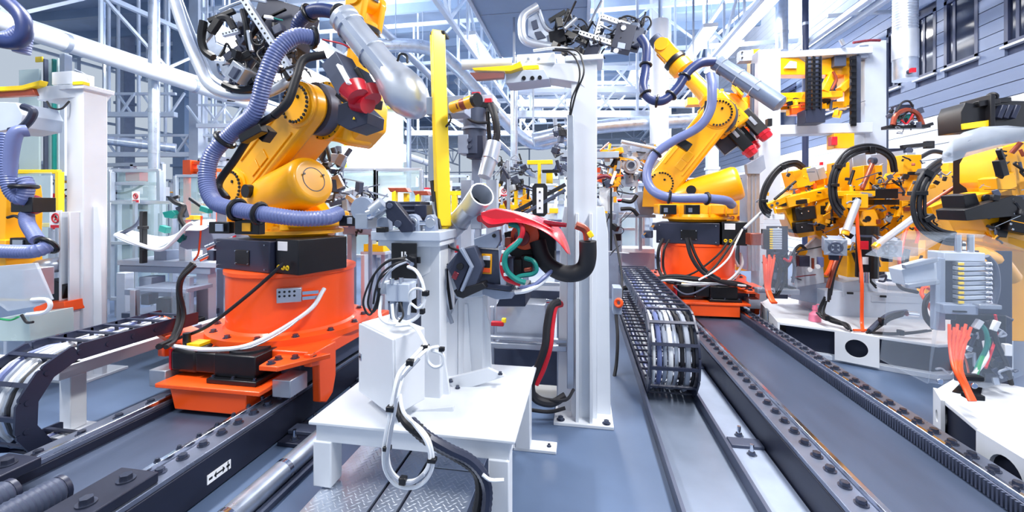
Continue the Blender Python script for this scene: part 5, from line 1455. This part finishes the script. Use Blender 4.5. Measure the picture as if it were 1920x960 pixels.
# lifting gantry
gt = thing('lifting_gantry', 'grey portal frame carrying yellow lifting frames before the cladding wall', 'gantry', '''
column paleg b 1424 92 1462 420 6.4 .3
column paleg b 1624 76 1660 420 6.4 .35
> column_edge dgrey b 1660 80 1666 300 6.4 .1
crossbeam paleg b 1458 92 1626 104 6.4 .25
crossbeam paleg b 1458 232 1626 250 6.4 .25
column_foot paleg b 1424 420 1462 580 6.4 .3
column_foot paleg b 1624 420 1660 580 6.4 .35
top_plate grey b 1612 84 1628 108 6.35 .2
toothed_rack black b 1597 104 1606 236 6.3 .05
> rack_back dgrey b 1606 104 1614 236 6.35 .06
lift_chain_guide dgrey b 1512 106 1540 210 6.2 .02
drive_box slate b 1512 204 1546 230 6.1 .25
pipe_clamp alu c 1576 74 6.3 1582 84 6.3 .03
hose darkred t .02 1600 80 6.3 1630 76 6.3 1650 76 6.3
side_cabinet alu b 1402 325 1424 508 5.9 .3
> cabinet_seam grey b 1409 325 1411 508 5.89 .01
> cabinet_seam grey b 1416 325 1418 508 5.89 .01
cabinet_clamp grey p 5.85 .1 1400 308 1432 290 1436 316 1424 326 1402 326
guide_rod dgrey c 1411 120 6.2 1409 300 6.2 .03
''')
for i in range(11): MB().box(*(lambda c: (c.x-.04, c.x+.04, c.y-.03, c.y, c.z-.02, c.z+.02))(W(1598, 110+i*12, 6.28))).build('rack_tooth', 'black', gt)
lk = MB().box(-.05, -.03, -.02, .02, -.045, .045).box(.03, .05, -.02, .02, -.045, .045).box(-.05, .05, -.015, .015, -.008, .008).data('chain_link', 'black')
for k in (1518, 1532):
    for i in range(12): inst('chain_link', lk, gt, W(k, 112+i*8, 6.1))
lf = thing('lifting_rig', 'yellow castings hung inside the grey portal frame', 'machine', '''
casting yellow p 6.5 .2 1462 110 1492 104 1508 116 1530 116 1560 108 1596 112 1596 140 1464 140
> casting_window sidingwhite p 6.47 .02 1470 128 1482 114 1494 116 1494 128
casting yellow b 1584 102 1598 200 6.5 .2
casting yellow b 1462 172 1574 184 6.5 .2
casting yellow s 1544 172 6.5 1560 138 6.5 .1
casting yellow s 1574 170 6.5 1596 150 6.5 .1
casting yellow b 1470 186 1510 192 6.45 .2
carriage_plate yellow b 1462 192 1580 204 6.6 .2
bracket orange b 1486 202 1512 214 6.4 .15
bracket yellow b 1566 250 1600 278 6.3 .2
> stop_button red b 1560 256 1570 272 6.25 .1
hose copper t .02 1562 134 6.4 1568 150 6.4 1560 168 6.4
valve dgrey b 1566 96 1586 124 6.4 .12
hinge black b 1440 222 1448 236 6.2 .1
''')
clutter(lf, 1480, 180, 1590, 215, 6.4, 6.7, 30, ('yellow', 'black', 'yellow', 'orange', 'dgrey'), .05, .12, 17)
lf2 = thing('lifting_rig', 'yellow lifting frame behind the right robot elbow', 'machine', '''
upright yellow b 1410 92 1424 220 6.8 .2
top_bracket grey b 1388 94 1412 114 6.7 .15
> bracket_hole black d 1392 98 6.69 .015 .01
> bracket_hole black d 1392 108 6.69 .015 .01
beam yellow b 1290 182 1322 196 7.0 .2
beam yellow b 1384 182 1424 196 6.9 .2
beam yellow b 1370 220 1424 236 6.8 .3
beam yellow b 1340 240 1424 256 6.9 .3
brace yellow s 1412 160 6.9 1424 130 6.9 .1
lower_post yellow b 1414 240 1420 500 6.9 .1
''')
clutter(lf2, 1350, 190, 1424, 256, 6.7, 7.0, 30, ('yellow', 'yellow', 'black', 'orange'), .06, .16, 18)
# gripper hanging before the wall
t = thing('hanging_gripper', 'small dark gripper tool hanging before the cladding wall', 'gripper', '''
arch copper t .03 1674 234 5.6 1680 216 5.6 1700 206 5.6 1720 214 5.6 1730 236 5.6
bottom_bar black b 1668 234 1740 240 5.6 .12
bottom_bar rubber s 1730 238 5.6 1748 232 5.6 .04
core teal b 1692 214 1708 226 5.65 .1
top_block slate b 1684 196 1712 208 5.6 .12
wire cred t .01 1690 225 5.55 1700 232 5.55 1712 214 5.55
wire rubber t .012 1680 210 5.55 1692 192 5.55 1704 190 5.55 1712 200 5.55
mount_arm dgrey s 1664 220 5.9 1690 202 5.7 .05
''')
clutter(t, 1672, 205, 1728, 240, 5.55, 5.7, 26, ('black', 'rubber', 'dgrey', 'copper', 'slate'), .03, .08, 19)
t = thing('sensor_arm', 'thin dark sensor arm behind the yellow middle fixture', 'sensor', '''
arm black s 1690 276 5.4 1745 270 5.4 .05
tip black b 1738 264 1752 278 5.4 .06
knob dgrey d 1706 282 5.35 .04 .06
base slate b 1666 278 1700 288 5.5 .2
post slate b 1672 288 1684 340 5.5 .1
''')
t = thing('yellow_machine', 'small yellow machine standing behind the right orange riser', 'machine', '''
body yellow p 6.9 .3 1364 366 1396 372 1402 400 1396 440 1372 452 1360 420
foot_block yellow b 1382 498 1412 508 6.6 .3
column black b 1386 450 1402 500 6.7 .2
hose cwhite t .02 1396 430 6.5 1382 450 6.4 1376 480 6.3 1384 500 6.3
knob copper d 1374 408 6.88 .03 .03
knob copper d 1386 408 6.88 .03 .03
''')

thing('supply_cables', 'black supply cables running from the right cable chain over the orange carriage', 'cable', """
cable rubber m .018 4 1160 545 5.6 1190 535 5.5 1230 525 5.4 1270 522 5.35 1320 526 5.3 1370 530 5.3 1400 538 5.35
cable cwhite t .014 1160 548 5.6 1200 534 5.5 1250 525 5.35 1300 530 5.28 1350 532 5.25 1398 536 5.3
cable rubber t .026 1287 446 5.35 1296 480 5.3 1315 508 5.25 1345 526 5.2 1380 534 5.25
cable rubber t .02 1293 446 5.35 1304 478 5.3 1322 506 5.25 1350 524 5.2
cable cwhite t .012 1392 430 5.4 1380 455 5.3 1366 484 5.25 1340 508 5.2 1310 525 5.2
cable rubber t .014 1390 432 5.4 1370 460 5.3 1345 495 5.25 1325 515 5.2
cable dgrey t .01 1262 536 5.2 1280 550 5.15 1300 550 5.15 1330 535 5.2
""")
thing('limit_switch', 'grey castings with orange ring beside the white gun stand', 'sensor', """
casting grey b 1150 540 1166 590 4.2 .2
ring orange r 1160 568 4.18 .035 .016 1150 568 4.1
cable rubber t .016 1155 590 4.2 1158 630 4.1 1156 680 4.0 1150 715 3.9
cable rubber t .012 1166 560 4.2 1166 520 4.4 1160 480 4.6 1152 440 4.8
""")
# ================================================================= far background, centre
t = thing('hanging_weld_gun', 'grey welding gun with foil-wrapped nozzle hanging behind the yellow post', 'welding machine', '''
top_casting paleg b 868 178 925 192 4.0 .2
> red_tag red b 884 172 900 178 3.95 .05
> red_tag red b 908 184 922 193 3.95 .05
swivel black b 888 192 926 202 3.95 .25
body dgrey c 890 205 4.0 890 290 4.0 .11
> body_ring grey c 890 240 4.0 890 244 4.0 .125
side_box grey b 858 252 878 288 3.9 .2
> port dgrey d 880 262 3.88 .02 .02
> port dgrey d 880 274 3.88 .02 .02
body_block slate b 874 254 906 296 3.9 .2
black_hose rubber k .036 920 196 3.9 928 220 3.85 932 250 3.85 928 268 3.85
foil_sleeve silver c 926 268 3.85 918 302 3.8 .07 .075
foil_sleeve silver c 918 300 3.8 908 332 3.75 .072 .06
> foil_edge chrome r 918 301 3.8 .074 .006 914 312 3.78
cable rubber t .014 872 205 3.9 878 222 3.85 895 230 3.85 914 230 3.85
link black c 914 210 3.9 918 262 3.9 .02
mount paleg b 858 210 872 226 4.0 .1
column grey b 884 296 900 345 4.05 .1
'''); legs(t, 'paleg', .1)
tg = thing('tool_rack', 'rack of dark welding tools standing left of the white post', 'rack', '''
upright alu b 950 300 956 420 5.5 .05
upright alu b 1000 380 1008 470 5.5 .05
black_frame black p 5.2 .04 998 350 1002 344 1022 344 1026 350 1026 400 1020 406 1004 406 998 400
white_plate label b 1006 352 1018 400 5.15 .05
> plate_hole black d 1012 360 5.14 .012 .01
> plate_hole black d 1012 376 5.14 .012 .01
> plate_hole black d 1012 390 5.14 .012 .01
diagonal rubber s 960 400 5.3 1060 346 5.3 .05
diagonal dgrey s 970 408 5.2 1060 356 5.2 .04
yellow_arm lemon b 988 300 1036 308 5.4 .06
yellow_post lemon b 1008 306 1014 346 5.4 .06
yellow_arm lemon b 1024 324 1036 344 5.5 .06
black_bar black b 1016 318 1048 324 5.3 .06
base grey b 940 440 1060 470 5.6 .3
base_leg grey b 945 470 955 560 5.6 .1
base_leg grey b 1040 470 1050 560 5.6 .1
''')
clutter(tg, 930, 300, 990, 360, 5.4, 6.2, 44, ('black', 'rubber', 'dgrey', 'alu', 'slate'), .04, .12, 21)
clutter(tg, 1040, 240, 1064, 330, 5.4, 6.2, 34, ('dgrey', 'rubber', 'alu', 'slate', 'navyhose'), .05, .12, 22)
tg = thing('yellow_fixture_row', 'row of yellow fixture brackets behind the exhaust pipe', 'fixture', '''
post lemon b 896 348 904 410 5.6 .08
post lemon b 924 346 934 400 5.6 .08
beam lemon b 896 356 934 366 5.6 .1
beam lemon b 904 384 980 392 5.8 .1
post lemon b 964 352 970 390 5.9 .08
post lemon b 980 352 985 390 5.9 .08
cap lemon b 892 344 908 350 5.55 .12
cap lemon b 920 344 936 350 5.55 .12
post lemon b 868 418 878 436 4.6 .08
base grey b 880 400 1000 412 6 .3
base_leg grey b 890 412 900 540 6.0 .1
base_leg grey b 980 412 990 540 6.0 .1
''')
clutter(tg, 900, 370, 1000, 410, 5.5, 6.0, 34, ('yellow', 'black', 'yellow', 'copper', 'dgrey'), .05, .13, 23)
tg = thing('yellow_fixture_row', 'row of yellow fixture brackets behind the drive motor', 'fixture', '''
plate copper p 6.0 .15 726 352 760 352 766 360 732 360
post lemon b 734 358 742 384 6.0 .08
post lemon b 756 362 764 384 6.1 .08
plate copper p 6.0 .15 774 358 800 358 804 366 778 366
post lemon b 778 364 786 392 6.0 .08
plate lemon p 6.0 .15 840 358 876 358 880 366 844 366
post lemon b 846 364 856 400 6.0 .08
base paleg b 720 384 880 394 6.1 .3
base_leg grey b 724 394 732 560 6.1 .1
base_leg grey b 860 394 868 560 6.1 .1
yellow_box lemon b 680 458 720 472 4.6 .3
frame paleg b 674 472 724 478 4.6 .3
frame_leg paleg b 676 478 684 620 4.5 .08
frame_leg paleg b 714 478 722 620 4.7 .08
''')
tg = thing('far_gripper_heap', 'dark gripper machinery behind the left robot drum', 'machine', '''
base grey b 640 420 700 440 4.6 .3
base_leg grey b 650 440 660 600 4.6 .1
base_leg grey b 690 440 698 600 4.6 .1
arm alu s 612 372 4.4 690 352 4.6 .05
arm dgrey s 618 384 4.4 680 366 4.6 .05
''')
clutter(tg, 600, 290, 640, 370, 3.9, 4.4, 44, ('black', 'slate', 'dgrey', 'alu'), .05, .13, 24); clutter(tg, 630, 350, 690, 425, 4.3, 4.8, 50, ('alu', 'slate', 'dgrey', 'silver', 'grey'), .05, .13, 25)
tg = thing('yellow_fixture_tower', 'yellow fixture tower right of the white post', 'fixture', '''
post yellow b 1150 276 1164 346 6.6 .12
post yellow b 1140 310 1160 350 6.5 .15
beam yellow b 1118 280 1164 288 6.5 .12
arm alu b 1112 284 1160 296 6.3 .2
lower_post yellow b 1148 346 1156 380 6.6 .1
arm_red darkred t .03 1118 334 6.2 1135 330 6.2 1146 334 6.2
post_foot grey b 1140 380 1160 560 6.6 .12
panel label b 1124 352 1150 396 6.4 .05
black_rod black b 1144 352 1148 470 6.3 .05
hook rubber t .03 1166 376 6.3 1184 378 6.3 1194 366 6.3
hook rubber t .03 1164 392 6.3 1184 392 6.3 1196 404 6.3
''')
clutter(tg, 1115, 280, 1165, 345, 6.3, 6.8, 34, ('yellow', 'dgrey', 'alu', 'rubber', 'orange'), .06, .15, 26); clutter(tg, 1112, 345, 1160, 480, 6.3, 6.9, 44, ('alu', 'black', 'paleg', 'label', 'orange', 'rubber'), .05, .14, 27)
t = thing('wheel_machine', 'grey machine with a round white wheel behind the right robot', 'machine', '''
wheel paleg d 1184 309 6.6 .135 .08
> wheel_hub dgrey d 1184 309 6.58 .05 .04
> wheel_ring alu r 1184 309 6.57 .09 .012 1184 309 6.8
body grey b 1165 270 1225 300 6.8 .4
arm silver c 1165 265 6.6 1236 280 6.6 .03
panel galv b 1158 326 1196 350 6.8 .05
tank grey p 6.7 .4 1196 360 1230 356 1236 390 1220 404 1200 402 1194 380
frame alu b 1152 402 1228 408 6.8 .1
frame_leg alu b 1198 408 1204 470 6.8 .06
frame_leg alu b 1160 408 1166 540 6.8 .06
shelf panelwhite b 1150 466 1226 474 7.0 .5
base paleg b 1150 474 1226 560 7.3 .3
''')
clutter(t, 1165, 270, 1230, 345, 6.65, 6.95, 40, ('grey', 'dgrey', 'alu', 'yellow', 'slate', 'paleg'), .05, .16, 28)
# rows of machines and cells far down the hall: frames, lamps and cladding
rg = random.Random(5); k = 0
where = ['behind the left robot shoulder', 'beside the orange rack', 'left of the light booth', 'right of the light booth', 'behind the yellow post', 'behind the hanging gun', 'left of the white post', 'behind the white post', 'right of the white post', 'left of the right robot', 'behind the right robot shoulder', 'beyond the grey gantry', 'at the far end of the middle aisle', 'deepest in the hall left of centre', 'deepest in the hall right of centre', 'far behind the left glass booth', 'far behind the yellow left screen', 'past the vertical riser tube']
for i, wh in enumerate(where):
    px = (430, 360, 560, 790, 830, 900, 990, 1060, 1130, 1190, 1290, 1400, 1020, 780, 1180, 60, 140, 250)[i]; d = (12, 14, 15, 13, 16, 12, 14, 18, 13, 15, 14, 15, 24, 26, 25, 13, 15, 12)[i]
    c = W(px, 387, d); t = T('production_cell', 'distant white framed production cell '+wh, 'machine', (c.x, c.y, 0), 'distant production cells')
    wd, dp, h = rg.uniform(1.4, 2.4), 1.2, rg.uniform(2.0, 3.3)
    for sx in (-1, 0, 1): MB().box(c.x+sx*wd/2-.05, c.x+sx*wd/2+.05, c.y-.05, c.y+.05, 0, h).build('frame_post', 'truss', t)
    for z in (.9, 1.9, h): MB().box(c.x-wd/2, c.x+wd/2, c.y-.05, c.y+.05, z-.05, z+.05).build('frame_beam', rg.choice(('truss', 'alu', 'paleg')), t)
    MB().box(c.x-wd/2, c.x+wd/2, c.y+.3, c.y+.34, .05, 1.7).build('rear_panel', rg.choice(('panelwhite', 'booth', 'paleg')), t)
    for q in range(9):
        x, z = c.x+rg.uniform(-.5, .5)*wd, rg.uniform(.3, h); s = rg.uniform(.08, .25); m = rg.choice(('yellow', 'grey', 'dgrey', 'alu', 'paleg', 'slate', 'red', 'navyhose', 'white'))
        MB().box(x-s, x+s, c.y-.2, c.y+.2, z-s*.6, z+s*.6).build('equipment_box', m, t, .01)
    MB().tube([(c.x-wd/2, c.y-.2, h*.8), (c.x, c.y-.3, h*.7), (c.x+wd/2, c.y-.2, h*.85)], .03).build('cable', 'rubber', t)
# horizontal service beams across the hall
for i, (y0, z, d, px0, px1, m, wh) in enumerate(((170, .2, 11, 960, 1270, 'white', 'uppermost behind the white post'), (195, .2, 12, 960, 1300, 'truss', 'second behind the white post'), (215, .18, 10.5, 970, 1220, 'galv', 'third behind the white post'), (290, .15, 13, 200, 420, 'truss', 'behind the left gun stand'), (236, .12, 12, 370, 470, 'truss', 'behind the left robot hose'), (262, .12, 14, 380, 620, 'alu', 'behind the left robot arm'), (250, .16, 14, 760, 1000, 'truss', 'behind the hanging gun'), (215, .14, 12, 190, 330, 'truss', 'right of the left gun stand'))):
    a, b = W(px0, y0, d), W(px1, y0, d); t = T('service_beam', 'white service beam crossing the hall, '+wh, 'beam', (a+b)/2, 'service beams across the hall')
    MB().bar(a, b, z, z).build('beam', m, t, .01)
    for q in (.1, .5, .9): c = a.lerp(b, q); MB().bar(c, (c.x, c.y, 8.3), .06).build('hanger', 'truss', t)
    for q in range(6):
        c = a.lerp(b, (q+.5)/6); MB().bar(c, c+V((.5 if q % 2 else -.5, 0, .6)), .05).build('brace', 'truss', t)
    MB().bar(a+V((0, 0, .6)), b+V((0, 0, .6)), z*.5).build('upper_rail', 'truss', t)
# every thing's Empty sits at the base of its parts
for t in [o for o in COL.objects if o.type == 'EMPTY' and o.parent is None and o.location.length < 1e-6 and o.children]:
    a, b = box_of(t); L = V(((a.x+b.x)/2, (a.y+b.y)/2, a.z)); t.location = L
    for c in t.children: c.location -= L
